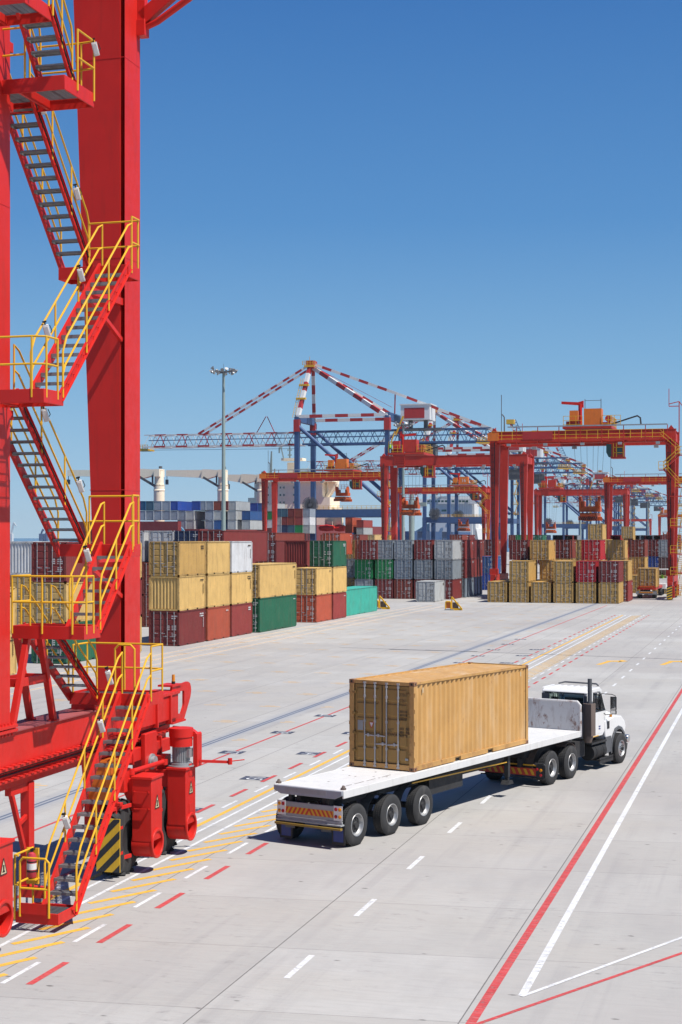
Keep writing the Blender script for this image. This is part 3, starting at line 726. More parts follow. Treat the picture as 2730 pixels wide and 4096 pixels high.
def casing(s0,s1,zt,motor):
    mb=MB(); ta,tb=-14.88,-14.38; sc=(s0+s1)/2
    mb.box(ta,tb,s0,s1,.78,zt); mb.box(ta-.03,tb+.03,s0-.03,s1+.03,zt,zt+.07)
    mb.prism([(ta,zt),(ta-.34,zt),(ta-.34,zt-.12),(ta,zt-.85)],'y',s0+.05,s1-.05)
    mb.lathe([(ta-.05,0),(ta-.03,.335),(tb-.02,.335),(tb-.02,.36),(tb+.04,.36),(tb+.04,.29),(tb-.3,.29),(tb-.3,0)],(0,sc,.70),'x',28)
    mb.prism([(s0+.0,.78),(s1,.78),(sc+.36,.70),(sc-.36,.70)],'x',ta,tb) if 0 else None
    c=P_(mb,'gear_casing',M['red'],bev=.012)
    mb=MB(); mb.prism([(sc-.13,1.55),(sc+.13,1.55),(sc,1.86)],'x',tb+.002,tb+.01); sg=P_(mb,'warning_sign',M['sign'],c)
    mb=MB(); 
    for a,b in(((sc-.13,1.55),(sc+.13,1.55)),((sc+.13,1.55),(sc,1.86)),((sc,1.86),(sc-.13,1.55))): mb.bar((tb+.012,a[0],a[1]),(tb+.012,b[0],b[1]),.006,.018)
    mb.bar((tb+.012,sc,1.60),(tb+.012,sc,1.73),.006,.05); mb.box(tb+.009,tb+.015,sc-.05,sc+.05,1.59,1.615); P_(mb,'pictogram',M['black'],sg)
    mb=MB(); mb.box(ta+.05,tb-.05,s0-.08,s0-.05,1.55,1.58) ; mb.box(ta+.05,tb-.05,s0-.08,s0-.05,1.95,1.98)
    for z in(1.55,1.95):
        for t in(ta+.05,tb-.08): mb.box(t,t+.03,s0-.08,s0,z,z+.03)
    if not motor: P_(mb,'grab_handles',M['red'],c)
    if motor:
        mb=MB(); mb.box(tb,tb+.012,sc-.12,sc+.12,2.0-.02,2.3); mb.box(tb,tb+.012,sc-.12,sc+.12,1.0,1.3); P_(mb,'inspection_cover',M['red'],c,bev=.005)
        cx=(-14.64,sc)
        mb=MB(); mb.tube((*cx,zt+.07),(*cx,zt+.10),.34,24); mb.tube((*cx,zt+.10),(*cx,zt+.16),.27,20); mb.tube((*cx,zt+.16),(*cx,zt+.62),.20,20)
        for k in range(30):
            g=2*PI*k/30; mb.bar((cx[0]+math.cos(g)*.27,cx[1]+math.sin(g)*.27,zt+.22),(cx[0]+math.cos(g)*.27,cx[1]+math.sin(g)*.27,zt+.60),.06,.012,up=(math.cos(g),math.sin(g),0)) if 0 else mb.box(0,0,0,0,0,0) if 0 else mb.tube((cx[0]+math.cos(g)*.215,cx[1]+math.sin(g)*.215,zt+.2),(cx[0]+math.cos(g)*.215,cx[1]+math.sin(g)*.215,zt+.56),.012,4)
        mb.tube((*cx,zt+.56),(*cx,zt+.62),.23,20); mb.box(cx[0]+.17,cx[0]+.27,cx[1]-.12,cx[1]+.12,zt+.3,zt+.52)
        P_(mb,'drive_motor',M['motor'],c)
        mb=MB(); mb.lathe([(zt+.58,.0),(zt+.58,.26),(zt+.58,.29),(zt+1.0,.29),(zt+1.02,.27),(zt+1.02,0)],(cx[0],cx[1],0),'z',28)
        mb.lathe([(zt+.82,.31),(zt+1.04,.31),(zt+1.05,.0)],(cx[0],cx[1],0),'z',28); P_(mb,'motor_hood',M['red'],c)
        mb=MB(); mb.prism([(-14.34,zt+.05),(-14.22,zt+.05),(-14.22,zt+.88),(-14.26,zt+.92),(-14.34,zt+.88)],'y',sc+.05,sc+.38); mb.prism([(-14.5,zt+.9),(-14.26,zt+.75),(-14.26,zt+.9),(-14.4,zt+1.0)],'y',sc+.12,sc+.26); P_(mb,'motor_guard',M['red'],c,bev=.01)
        mb=MB(); mb.bar((-14.2,sc+.2,zt+.18),(-13.55,sc+.5,zt+.14),.05,.07); mb.tube((-13.5,sc+.5,zt+.08),(-13.5,sc+.5,zt+.24),.06,8); mb.tube((-13.5,sc+.5,zt+.16),(-13.15,sc+.62,zt+.2),.015,5); P_(mb,'limit_switch_arm',M['red'],c)
    return c
casing(34.28,34.95,2.26,False); casing(36.5,37.18,2.16,True); casing(26.55,27.35,2.1,False)
mb=MB()
for s in(33.75,36.2):
    for z in(.55,1.15,1.7): mb.box(-15.05,-14.92,s-.05,s+.1,z,z+.08)
    mb.box(-15.1,-15.02,s-.05,s+.05,.5,1.9)
for z in(.42,1.62): mb.bar((-15.15,33.5,z),(-14.85,34.15,z+.05),.05,.09)
P_(mb,'board_bracket',M['red'],bev=.008)
# hazard board in front of the near tyre
t0,_=onS(387,3400,33.35); t1,_=onS(481,3400,33.35); z1=onS(480,3278,33.35)[1]; z0=onS(480,3492,33.35)[1]; z0=max(z0,.12)
mb=MB(); mb.box(t0,t1,33.33,33.36,z0,z1); hb=P_(mb,'hazard_board',M['hazy'],bev=.003)
mb=MB(); hh=z1-z0; ww=t1-t0
def clipstripe(a,b):
    # region a< (z-z0)-(t-t0)*1.0 <b within board
    P=[(t0,z0),(t1,z0),(t1,z1),(t0,z1)]
    def clip(P,fn):
        out=[]
        for i in range(len(P)):
            p,q=P[i],P[(i+1)%len(P)]; fp,fq=fn(p),fn(q)
            if fp>=0: out.append(p)
            if fp*fq<0:
                k=fp/(fp-fq); out.append((p[0]+(q[0]-p[0])*k,p[1]+(q[1]-p[1])*k))
        return out
    g=lambda p:(p[1]-z0)-(p[0]-t0)*1.0
    P=clip(P,lambda p:g(p)-a); 
    if P: P=clip(P,lambda p:b-g(p))
    return P
k=-ww
while k<hh:
    P=clipstripe(k+.0,k+.19)
    if len(P)>2: mb.add([(p[0],33.326,p[1]) for p in P],[tuple(range(len(P)))])
    k+=.40
P_(mb,'black_stripes',M['hazb'],hb)
# orange cabinet under the beam
mb=MB(); mb.box(-15.75,-15.2,33.5,34.1,1.78,2.75); mb.box(-15.78,-15.17,33.47,34.13,2.72,2.78); P_(mb,'orange_cabinet',M['orange'],bev=.01)
mb=MB(); mb.box(-15.85,-15.45,33.7,34.2,.9,1.8); mb.box(-15.6,-15.4,33.6,33.75,.35,2.8); P_(mb,'cabinet_bracket',M['red'])
# hanging post and braces under the beam
mb=MB(); a=-15.5
mb.box(a-.13,a+.08,30.05,30.30,.42,2.8); mb.bar((a,29.35,2.75),(a-.02,30.1,1.15),.1,.1); mb.bar((a,29.75,1.98),(a,30.1,2.08),.08,.1); mb.box(a-.1,a+.05,29.3,30.3,2.62,2.8)
mb.bar((a,32.9,2.8),(a-.2,33.6,1.6),.08,.08); mb.box(a-.1,-14.9,30.0,30.12,.35,.6)
P_(mb,'ladder_hanger',M['red'],bev=.008)
# trestle
mb=MB()
for t in(-15.42,-15.98):
    mb.bar((t,29.25,4.0),(t,29.98,5.95),.13,.13,up=(1,0,0)); mb.bar((t,31.2,4.0),(t,30.55,5.95),.13,.13,up=(1,0,0))
    mb.box(t-.1,t+.1,29.15,29.35,4.0,4.03); mb.box(t-.1,t+.1,31.1,31.3,4.0,4.03)
for s in(29.6,30.88): mb.box(-15.98,-15.42,s-.03,s+.03,4.88,5.06)
for t in(-15.42,-15.98): mb.box(t-.03,t+.03,29.6,30.88,4.88,5.06)
P_(mb,'trestle',M['red'],bev=.006)
# ------- platforms
def platform(name,t0,t1,s0,s1,z,fh=.22,lower=True):
    root=bpy.data.objects.new(name,None); COL.objects.link(root); root.parent=NP
    mb=MB(); h=.03
    mb.box(t0,t1,s0-h,s0,z-fh+.02,z+.05); mb.box(t0,t1,s1,s1+h,z-fh+.02,z+.05); mb.box(t0-h,t0,s0-h,s1+h,z-fh+.02,z+.05); mb.box(t1,t1+h,s0-h,s1+h,z-fh+.02,z+.05)
    mid=(t0+t1)/2; mb.box(mid-.03,mid+.03,s0,s1,z-fh+.03,z-.03)
    mb.build('platform_frame',M['red'],root,bev=.006)
    mb=MB(); n=int((s1-s0)/.045)
    for i in range(n+1): s=s0+.012+i*(s1-s0-.024)/n; mb.box(t0,t1,s-.004,s+.004,z-.03,z)
    m=int((t1-t0)/.14)
    for i in range(1,m): t=t0+(t1-t0)*i/m; mb.box(t-.006,t+.006,s0,s1,z-.026,z-.006)
    mb.build('grating',M['galv_dark'],root)
    return root
PL={}
PL['L0']=platform('landing',-15.0,-14.1,28.72,29.5,.34,.2)
PL['L1']=platform('landing',-16.0,-14.06,33.3,34.15,4.36,.25)
PL['L2']=platform('landing',-15.68,-14.06,29.85,30.62,6.12,.25)
PL['L2b']=platform('landing',-15.72,-14.06,32.22,32.78,7.84,.25)
PL['L3']=platform('landing',-16.05,-14.06,28.0,28.82,10.95,.25)
PL['L4']=platform('landing',-15.72,-14.06,32.15,32.74,14.12,.25)
PL['L5']=platform('landing',-16.05,-14.02,28.85,30.2,17.42,.27)
PL['L6']=platform('landing',-16.05,-14.06,27.2,28.3,18.62,.25)
for z in(7.6,13.88): mb=MB(); mb.box(-15.6,-15.45,32.75,35.06,z-.15,z+.02); mb.bar((-15.5,32.9,z-.1),(-15.5,35.05,z-1.0),.08,.1); P_(mb,'landing_bracket',M['red'])
for z in(10.7,17.15,18.4): mb=MB(); mb.box(-15.6,-15.45,28.6,29.4,z-.2,z+.0); P_(mb,'landing_bracket',M['red'])
mb=MB(); mb.box(-16,-15.4,33.3,34.2,4.0,4.12); P_(mb,'landing_seat',M['red'])
# ------- stair flights
TREAD={}
def tread(wd):
    mb=MB(); d=.24
    mb.box(0,wd,0,.02,-.055,.012); mb.box(0,wd,.01,.05,.0,.008)
    for i in range(6): y=.06+i*.035; mb.box(0,wd,y-.004,y+.004,-.035,0)
    for i in range(1,9): x=wd*i/9; mb.box(x-.004,x+.004,.02,d,-.028,-.006)
    for x in(0,wd-.006): mb.box(x,x+.006,0,d,-.07,0)
    return mb.mesh('tread',M['galv'])
def flight(to,wd,s0,z0,s1,z1,rail='both',rails_h=1.0,ext0=0,ext1=0):
    # (s0,z0) bottom, (s1,z1) top
    root=bpy.data.objects.new('stair_flight',None); COL.objects.link(root); root.parent=NP; root.location=(to,s0,z0)
    ds,dz=s1-s0,z1-z0; n=max(4,round(dz/.232)); dirn=1 if ds>0 else -1
    L=math.hypot(ds,dz)
    for k,t in(('o',0),('i',-wd)):
        mb=MB(); e=Vector((0,ds,dz)).normalized()
        a=Vector((t,0,0))-e*.12; b=Vector((t,ds,dz))+e*.05; up=Vector((0,-dz,ds))*(1 if ds>0 else -1)
        mb.bar(a,b,.014,.20,up=up)
        u=up.normalized()*.1; off=Vector((.028 if k=='o' else -.028,0,0))
        mb.bar(a+u+off,b+u+off,.06,.012,up=up); mb.bar(a-u+off,b-u+off,.06,.012,up=up)
        for i in range(1,n): 
            c=Vector((t+(.02 if k=='o' else -.02),ds*i/n,dz*i/n)); mb.tube(c+Vector((-.02,0.05,0)),c+Vector((.02,0.05,0)),.013,5); mb.tube(c+Vector((-.02,-.05,0)),c+Vector((.02,-.05,0)),.013,5)
        mb.build('stringer',M['red'],root)
    tm=cached(('tr',wd),lambda:tread(wd-.02))
    for i in range(1,n):
        o=place('tread',tm,root,loc=(-wd+.01,ds*i/n+(-.12 if dirn>0 else .12),dz*i/n+.02))
        if dirn<0: o.rotation_euler[2]=PI; o.location[0]=-.01
    for k,t in(('o',.03),('i',-wd-.03)):
        if rail=='outer' and k=='i': continue
        mb=MB(); r=.023; H1=rails_h
        a=Vector((t,0,.02));b=Vector((t,ds,dz)); h=Vector((0,0,H1)); hm=Vector((0,0,H1*.48))
        ea=Vector((0,-dirn*ext0,0)); eb=Vector((0,dirn*ext1,0))
        g=Vector((0,dirn*.12,0))
        mb.path([a+Vector((0,0,-.1)),a+h*.85,a+Vector((0,ds,dz))*(.05)+h,b+h-Vector((0,ds,dz))*.03,b+h+g,b+g],r,7)
        mb.path([a+hm*.8,a+Vector((0,ds,dz))*.03+hm,b+hm-Vector((0,ds,dz))*.02,b+hm+g],r,7)
        m=max(2,round(L/1.55))
        for i in range(1,m): c=a+(b-a)*i/m; mb.path([c+Vector((0,0,-.1)),c+h],r*.95,6)
        mb.build('handrail',M['yellow'],root)
    if dirn<0:
        mb=MB(); pts=[]
        r=random.Random(5)
        for i in range(26): f_=i/25; pts.append((-.0+.045,ds*f_+r.uniform(-.02,.02),dz*f_+r.uniform(-.02,.02)+.02))
        mb.path(pts,.016,5); mb.path([(p[0]+.01,p[1]+.02,p[2]-.04+.02*math.sin(i)) for i,p in enumerate(pts)],.012,5); mb.build('cable',M['cable'],root)
    return root
TO,TI,WD=-14.06,-15.35,.66
flight(TO,WD,29.45,.36,33.28,4.36)
flight(TI,WD,33.25,4.36,31.0,6.05,rails_h=.95)
flight(TO,WD,30.62,6.14,32.28,7.84)
flight(TI,WD,32.7,7.75,29.3,11.05,rails_h=1.0)
flight(TO,WD,28.82,10.97,32.18,14.12)
flight(TI,WD,32.85,14.35,30.0,17.45)
flight(TO,WD,29.25,17.5,28.3,18.65)
mb=MB(); mb.box(TI-WD,TI,29.3-.4,29.3+.0,10.9,10.96); P_(mb,'landing_link',M['galv_dark'])
# ------- guard rails round the landings
def rails(pts,z,h=1.05,name='guard_rail',extra=()):
    mb=MB(); r=.023
    for hh in(h,h*.5): mb.path([(t,s,z+hh) for t,s in pts],r,7)
    seen=[]
    for i in range(len(pts)-1):
        a,b=Vector(pts[i]),Vector(pts[i+1]); L=(b-a).length; n=max(1,round(L/.85))
        for k in range(n+1):
            p=a+(b-a)*k/n
            if all((p-q).length>.2 for q in seen): seen.append(p); mb.tube((p.x,p.y,z-.12),(p.x,p.y,z+h),r,7)
    P_(mb,name,M['yellow'])
rails([(-15.05,29.5),(-15.05,28.7),(-14.95,28.66)],.34,1.2)
mb=MB(); a=(-14.92,28.67)
mb.path([(-14.92,28.67,.3),(-14.92,28.67,1.42),(-14.85,28.67,1.5),(-14.35,28.67,1.5),(-14.27,28.67,1.42),(-14.27,28.67,.3)],.026,8); mb.path([(-14.92,28.67,.88),(-14.27,28.67,.88)],.023,7)
P_(mb,'guard_hoop',M['yellow'])
mb=MB(); mb.box(-14.92,-14.27,28.66,28.68,.36,.58); P_(mb,'toe_plate',M['red'])
rails([(-16.0,33.4),(-16.0,34.18),(-14.06,34.18),(-14.02,33.4)],4.36,1.15)
mb=MB(); mb.path([(-15.15,33.9,4.36),(-15.15,33.9,5.4),(-15.05,33.9,5.5),(-14.75,33.9,5.5),(-14.65,33.9,5.4),(-14.65,33.9,4.36)],.026,8); P_(mb,'guard_hoop',M['yellow'])
rails([(-15.68,30.6),(-15.70,29.82),(-14.3,29.82),(-14.04,29.95),(-14.04,30.3)],6.12,1.1)
rails([(-15.3,32.8),(-14.08,32.8),(-14.03,32.7),(-14.03,32.35)],7.84,1.15)
rails([(-16.05,28.8),(-16.07,27.98),(-14.3,27.98),(-14.04,28.1),(-14.04,28.6)],10.95,1.1)
rails([(-15.3,32.77),(-14.08,32.77),(-14.03,32.7),(-14.03,32.3)],14.12,1.15)
rails([(-16.05,30.15),(-16.07,28.85),(-14.9,28.85)],17.42,1.1)
rails([(-15.3,30.25),(-14.3,30.25),(-13.98,30.2),(-13.98,29.4)],17.42,1.15)
rails([(-14.0,28.3),(-14.0,27.3)],18.62,1.1)
# ------- work lights clamped to the rails
def lamp(u,v,t,size=1):
    s,z=onT(u,v,t); root=bpy.data.objects.new('work_light',None); COL.objects.link(root); root.parent=NP; root.location=(t+.05,s,z); root.rotation_euler=(R(18),R(-14),R(20)); root.scale=(.85,.85,.85)
    mb=MB(); mb.box(-.07,.07,-.06,.06,-.2*size,.13*size); mb.box(-.055,.055,-.075,-.06,-.17*size,.1*size); mb.build('lamp_housing',M['whitebox'],root,bev=.015)
    mb=MB(); mb.bar((0,0,.13*size),(0,.02,.22*size),.03,.03); mb.box(-.05,.05,-.03,.03,.19*size,.23*size); mb.path([(.07,.02,-.1),(.12,.03,-.05),(.1,.02,.1)],.012,5); mb.build('clamp',M['black'],root)
for u,v,t in((160,425,-15.3),(300,770,-15.3),(372,190,-14.0),(315,1095,-14.72),(178,1320,-14.72),(172,1655,-15.3),(312,1940,-15.3),(341,2216,-14.72),(396,2900,-14.72),(255,3285,-14.72)): lamp(u,v,t)
lamp(428,2705,-14.9,1.2)
# fire extinguisher strapped on the bottom rail
s_,z_=onT(148,3470,-15.0)
fe=thing('fire_extinguisher',W(-15.0,29.35,.95),-YAW,'red fire extinguisher strapped in a bracket at the foot of the crane stairs','extinguisher')
mb=MB(); mb.lathe([(0,0),(0,.09),(.02,.1),(.42,.1),(.50,.07),(.53,.03),(.53,0)],(0,0,0),'z',20); mb.build('cylinder',M['ext'],fe)
mb=MB(); mb.box(-.02,.02,-.03,.03,.53,.6); mb.bar((0,0,.6),(.14,0,.64),.03,.015); mb.path([(0,.03,.57),(.1,.08,.6),(.13,.06,.3),(.12,.02,.1)],.012,6); mb.build('valve',M['black'],fe)
mb=MB(); mb.lathe([(.12,.104),(.15,.104)],(0,0,0),'z',20); mb.lathe([(.32,.104),(.345,.104)],(0,0,0),'z',20); mb.build('strap',M['black'],fe)
mb=MB(); mb.lathe([(.17,.102),(.30,.102)],(0,0,0),'z',20); mb.build('paper_label',M['whitebox'],fe)
mb=MB(); mb.box(-15.15,-14.88,29.4,29.46,.8,1.55); mb.box(-15.13,-14.87,29.25,29.46,.9,.93); P_(mb,'extinguisher_bracket',M['yellow'])
# ---------------------------------------------------------------- helpers for the distant cranes
def lattice(mb,A,B,h,wd,n,r=.12,rd=.08):
    # box truss with top chord narrower, from A to B along x (local)
    A=Vector(A);B=Vector(B); up=Vector((0,0,h)); sd_=Vector((0,wd/2,0))
    for o in(sd_,-sd_): mb.bar(A+o,B+o,r*2.2,r*2.4); mb.bar(A+o*.8+up,B+o*.8+up,r*1.6,r*1.6)
    for i in range(n):
        p=A+(B-A)*i/n; q=A+(B-A)*(i+.5)/n; e=A+(B-A)*(i+1)/n
        for o in(sd_,-sd_): mb.bar(p+o,q+o*.8+up,rd,rd); mb.bar(q+o*.8+up,e+o,rd,rd)
        mb.bar(p+sd_,p-sd_,rd,rd); mb.bar(q+sd_*.8+up,q-sd_*.8+up,rd,rd)
def bands(A,B,wd,n,root,name,flat=None):
    # red and white banded member: one mesh, two materials
    mb=MB(); A=Vector(A);B=Vector(B)
    for i in range(n):
        mb.mi=i%2; mb.bar(A+(B-A)*i/n,A+(B-A)*(i+1)/n,wd,flat or wd)
    return mb.build(name,[M['stw'],M['str']],root)
def railing(mb,a,b,h=1.1,r=.035,sp=1.5,n=4):
    a=Vector(a);b=Vector(b); L=(b-a).length; k=max(1,round(L/sp))
    for hh in(h,h*.55,h*.15): mb.bar(a+Vector((0,0,hh)),b+Vector((0,0,hh)),r*2,r*2)
    for i in range(k+1): p=a+(b-a)*i/k; mb.bar(p,p+Vector((0,0,h)),r*2.2,r*2.2)
# ---------------------------------------------------------------- yard gantry cranes
def floodlight(mb,x,y,z): mb.box(x-.25,x+.25,y-.35,y+.05,z-.22,z+.1)
def rtg(t0,s0,span,label,walk=True,trolley=None,spreader=6.0,num=None,Hh=22.2,scale_d=7.0,jib=-1,full=True):
    root=lane_thing('yard_gantry_crane',t0,s0,0,label,'crane','wheeled gantry cranes over the container stacks')
    m=M['red_far']; Dp=scale_d; g=1.35
    for k,(x0,dirn) in enumerate(((0,1),(span,-1))):
        for y in(0,Dp):
            mb=MB(); a=x0; z0,z1=3.1,Hh-.2
            if dirn>0: xb0,xb1,xt0,xt1=a+.35,a+.95,a,a+1.35
            else: xb0,xb1,xt0,xt1=a-.95,a-.35,a-1.35,a
            mb.add([(xb0,y-.3,z0),(xb1,y-.3,z0),(xb1,y+.3,z0),(xb0,y+.3,z0),(xt0,y-.45,z1),(xt1,y-.45,z1),(xt1,y+.45,z1),(xt0,y+.45,z1)],[(0,3,2,1),(4,5,6,7),(0,1,5,4),(1,2,6,5),(2,3,7,6),(3,0,4,7)])
            lg=mb.build('leg',m,root)
            if full and y==0:
                mb=MB(); mb.bar(((xb0+xb1)/2,-.36,z0),((xt0+xt1)/2,-.5,z1-1),.10,.05); mb.bar(((xb0+xb1)/2-.22,-.36,z0+1),((xt0+xt1)/2-.35,-.5,z1-1),.05,.04)
                for i in range(18): z=z0+1+i*(z1-z0-2)/18; mb.box((xb0+xb1)/2-.28+(xt0-xb0)*i/36,(xb0+xb1)/2+.1+(xt0-xb0)*i/36,-.5,-.42,z,z+.06)
                mb.build('cable_ladder',M['chassis'],lg)
        xc=x0+.65*dirn
        mb=MB(); mb.box(xc-.35,xc+.35,-1.6,Dp+1.6,2.3,3.15); 
        for y in(-1.0,Dp+1.0): mb.box(xc-.3,xc+.3,y-1.5,y+1.5,1.55,2.35)
        mb.box(xc-.55,xc+.55,-.9,-.2,3.1,3.9)
        mb.build('sill_beam',m,root)
        for y in(-1.0,Dp+1.0):
            for dy in(-.95,.95):
                mb=MB(); mb.lathe([(-.28,0),(-.28,.7),(-.2,.8),(.2,.8),(.28,.7),(.28,0)],(0,0,0),'x',18); o=mb.build('wheel',M['tyre'],root); o.location=(xc,y+dy,.8)
                mb=MB(); mb.box(xc+.28*dirn*-1,xc+.62*dirn*-1,y+dy-.3,y+dy+.3,.3,1.8); mb.build('drive_casing',m,root) if dy<0 else None
        mb=MB(); mb.box(xc-.35,xc+.35,-3.0,-2.95,.15,1.75); hb=mb.build('hazard_board',M['hazy'],root)
        mb=MB()
        for i in range(5): z=.2+i*.34; mb.add([(xc-.35,-3.01,z),(xc+.35,-3.01,z+.28),(xc+.35,-3.01,z+.44),(xc-.35,-3.01,z+.16)],[(0,1,2,3)])
        mb.build('black_stripes',M['hazb'],hb)
    for y in(0,Dp):
        mb=MB(); mb.box(0.0,span,y-.45,y+.45,Hh-1.55,Hh); mb.box(-.05,span+.05,y-.5,y+.5,Hh,Hh+.06); mb.box(0,span,y-.5,y+.5,Hh-1.6,Hh-1.54)
        gd=mb.build('girder',m,root)
        mb=MB(); mb.prism([(0.2,Hh+.05),(1.0,Hh+.05),(.6,Hh+.55)],'y',y-.4,y+.4); mb.prism([(span-1.0,Hh+.05),(span-.2,Hh+.05),(span-.6,Hh+.55)],'y',y-.4,y+.4); mb.build('end_stop',m,gd)
    mb=MB(); mb.box(.2,.9,0,Dp,Hh-1.4,Hh-.3); mb.box(span-.9,span-.2,0,Dp,Hh-1.4,Hh-.3); mb.build('end_tie',m,root)
    if walk:
        mb=MB(); mb.box(.3,span-.5,-1.35,-.5,Hh-1.3,Hh-1.15)
        for i in range(9): x=1+i*(span-2)/8; mb.box(x-.06,x+.06,-1.3,-.5,Hh-1.75,Hh-1.2); mb.box(x-.05,x+.05,-1.4,-1.3,Hh-1.7,Hh+.55)
        mb.box(.3,span-.5,-1.38,-1.34,Hh-1.35,Hh-1.05); mb.build('walkway',m,root)
        mb=MB(); railing(mb,(.4,-1.35,Hh-1.15),(span-1.5,-1.35,Hh-1.15),1.15,.03,1.45); mb.build('walkway_rail',M['yellow'],root)
        mb=MB(); mb.box(2.6,span-1.0,-1.45,-1.25,Hh+.52,Hh+.68); mb.build('cable_tray',M['motor'],root)
        mb=MB(); mb.box(-.1,1.4,-1.45,-1.15,Hh-1.2,Hh-.15); mb.build('orange_end_box',M['orange'],root)
        mb=MB(); mb.box(4.6,8.6,-1.44,-1.37,Hh-1.1,Hh-.05); mb.build('name_board',M['str'],root)
        if full:
            # stairs down the right leg
            mb=MB(); x=span-.3
            pts=[(x-1.6,-1.35,Hh-1.15),(x+.9,-1.35,Hh-3.4),(x-1.2,-1.35,Hh-5.3),(x+.9,-1.35,Hh-7.6)]
            for a,b in zip(pts[:-1],pts[1:]): mb.bar(a,b,.6,.16)
            for p in pts[1:]: mb.box(p[0]-.6,p[0]+.6,-1.7,-.5,p[2]-.1,p[2])
            for zz in(13.5,9.5,6.0): mb.box(x-.4,x+1.4,-1.7,-.4,zz-.12,zz)
            mb.box(x+.2,x+1.6,-1.4,.6,3.4,3.55)
            mb.build('stair_landings',m,root)
            mb=MB()
            for a,b in zip(pts[:-1],pts[1:]):
                a=Vector(a);b=Vector(b)
                for dy in(-.35,.35):
                    for hh in(1.0,.5): mb.bar(a+Vector((0,dy,hh)),b+Vector((0,dy,hh)),.06,.06)
                railing(mb,b+Vector((-.6,-.35,0)),b+Vector((.6,-.35,0)),1.05,.03,.6)
            for z0,z1 in((9.5,13.5),(6.0,9.5),(3.2,6.0),(.5,3.2)):
                mb.bar((x+.3,-1.5,z0),(x+1.1,-1.5,z1+.9),.07,.07); mb.bar((x+.9,-1.5,z0),(x+1.6,-1.5,z1+.9),.07,.07)
                for i in range(11): z=z0+(z1-z0)*i/11; xx=x+.3+.8*i/13; mb.box(xx,xx+.6,-1.55,-1.45,z,z+.05)
                railing(mb,(x-.3,-1.6,z0),(x+1.4,-1.6,z0),1.05,.03,.8)
            mb.build('access_stairs',M['yellow'],root)
    else:
        mb=MB()
        x=2.6
        for xx in(x,x+1.7): mb.box(xx,xx+.12,-.56,-.46,Hh-2.0,Hh+.5)
        for i in range(7): mb.box(x,x+1.8,-.56,-.46,Hh-1.9+i*.4,Hh-1.8+i*.4)
        mb.build('trolley_ladder',m,root)
    mb=MB()
    for i in range(5):
        x=2.8+i*(span-5)/4; floodlight(mb,x,-1.5 if walk else -.55,Hh-1.75)
    for i in range(4): x=5+i*(span-8)/3; mb.box(x-.3,x+.3,Dp-.9,Dp-.3,Hh-2.0,Hh-1.6)
    mb.build('floodlights',M['motor'],root)
    mb=MB(); mb.tube((1.6,-.4,Hh),(1.6,-.4,Hh+5.0),.05,5); mb.path([(2.0,-.4,Hh),(2.0,-.4,Hh+2.0),(1.7,-.4,Hh+2.4)],.09,6); mb.build('antenna_mast',M['dkgrey'],root)
    mb=MB(); x=span+.4
    mb.bar((x,0,Hh-1.5),(x,0,Hh+3.6),.12,.12); mb.bar((x,0,Hh+3.6),(x-1.3,0,Hh+3.3),.1,.1); mb.bar((x,0,Hh+3.0),(x-1.3,0,Hh+3.0),.1,.1); mb.bar((x-1.3,0,Hh+3),(x-1.3,0,Hh+5.3),.08,.08); mb.bar((x+.7,0,Hh-1.5),(x+.7,0,Hh+2.6),.1,.1); mb.bar((x+.7,0,Hh+2.6),(x,0,Hh+3.6),.1,.1)
    mb.build('anemometer_frame',m,root)
    # trolley
    if trolley is not None:
        x=trolley; tz=Hh+.3
        mb=MB(); mb.box(x-3.2,x+3.2,-.6,Dp+.6,tz,tz+.35); mb.box(x-2.8,x-1.2,0,1.2,tz+.35,tz+1.0); mb.box(x+1.4,x+3,-.3,2,tz+.35,tz+.8); tr=mb.build('trolley',m,root)
        mb=MB(); mb.box(x-.4,x+1.9,-.5,1.5,tz+.45,tz+2.6); mb.box(x-2.3,x-1.2,-.4,.7,tz+1.0,tz+2.4); hs=mb.build('machinery_house',M['orange'] if walk else m,tr)
        if num:
            me=textmesh(num,1.3,M['lighttext']); o=place('crane_number',me,hs,loc=(x+.75,-.515,tz+1.5)); o.rotation_euler=(R(90),0,0)
        mb=MB(); mb.tube((x-1.2,2.2,tz),(x-1.2,2.2,tz+3.4),.26,12); j=jib; mb.prism([(x-1.2-.45*j,tz+2.9),(x-1.2-.45*j,tz+3.9),(x-1.2+.3*j,tz+3.7),(x-1.2+2.5*j,tz+3.85),(x-1.2+2.5*j,tz+3.5),(x-1.2+.3*j,tz+3.3)],'y',2.05,2.35); mb.build('jib_crane',M['red'],tr)
        mb=MB(); railing(mb,(x-3.1,-.55,tz+.35),(x-.6,-.55,tz+.35),1.3,.03,.8); railing(mb,(x+2.0,-.55,tz+.35),(x+4.4,-.55,tz+.35),1.3,.03,.7); railing(mb,(x+3.1,-.55,tz+.35),(x+3.1,Dp,tz+.35),1.3,.03,1); mb.build('trolley_rail',M['yellow'],tr)
        mb=MB(); mb.tube((x+2.7,.3,tz+1.3),(x+2.7,1.3,tz+1.3),.42,12); mb.build('hoist_drum',M['str'],tr)
        if full:
            mb=MB(); mb.bar((x-.3,0,tz+2.6),(x-.3,0,tz+3.9),.08,.08); mb.bar((x+1.8,0,tz+2.6),(x+1.8,0,tz+3.9),.08,.08); mb.bar((x-.3,0,tz+3.7),(x+1.8,0,tz+3.7),.06,.06); mb.build('lamp_frame',M['dkgrey'],tr)
            mb=MB(); mb.path([(x+3.2,-.3,tz+.5),(x+5.5,-.5,tz+1.2),(x+6.6,-.8,tz+1.5),(x+7.0,-1.1,tz+1.2),(x+7.1,-1.3,tz+.4)],.11,6); mb.build('energy_chain',M['chassis'],tr)
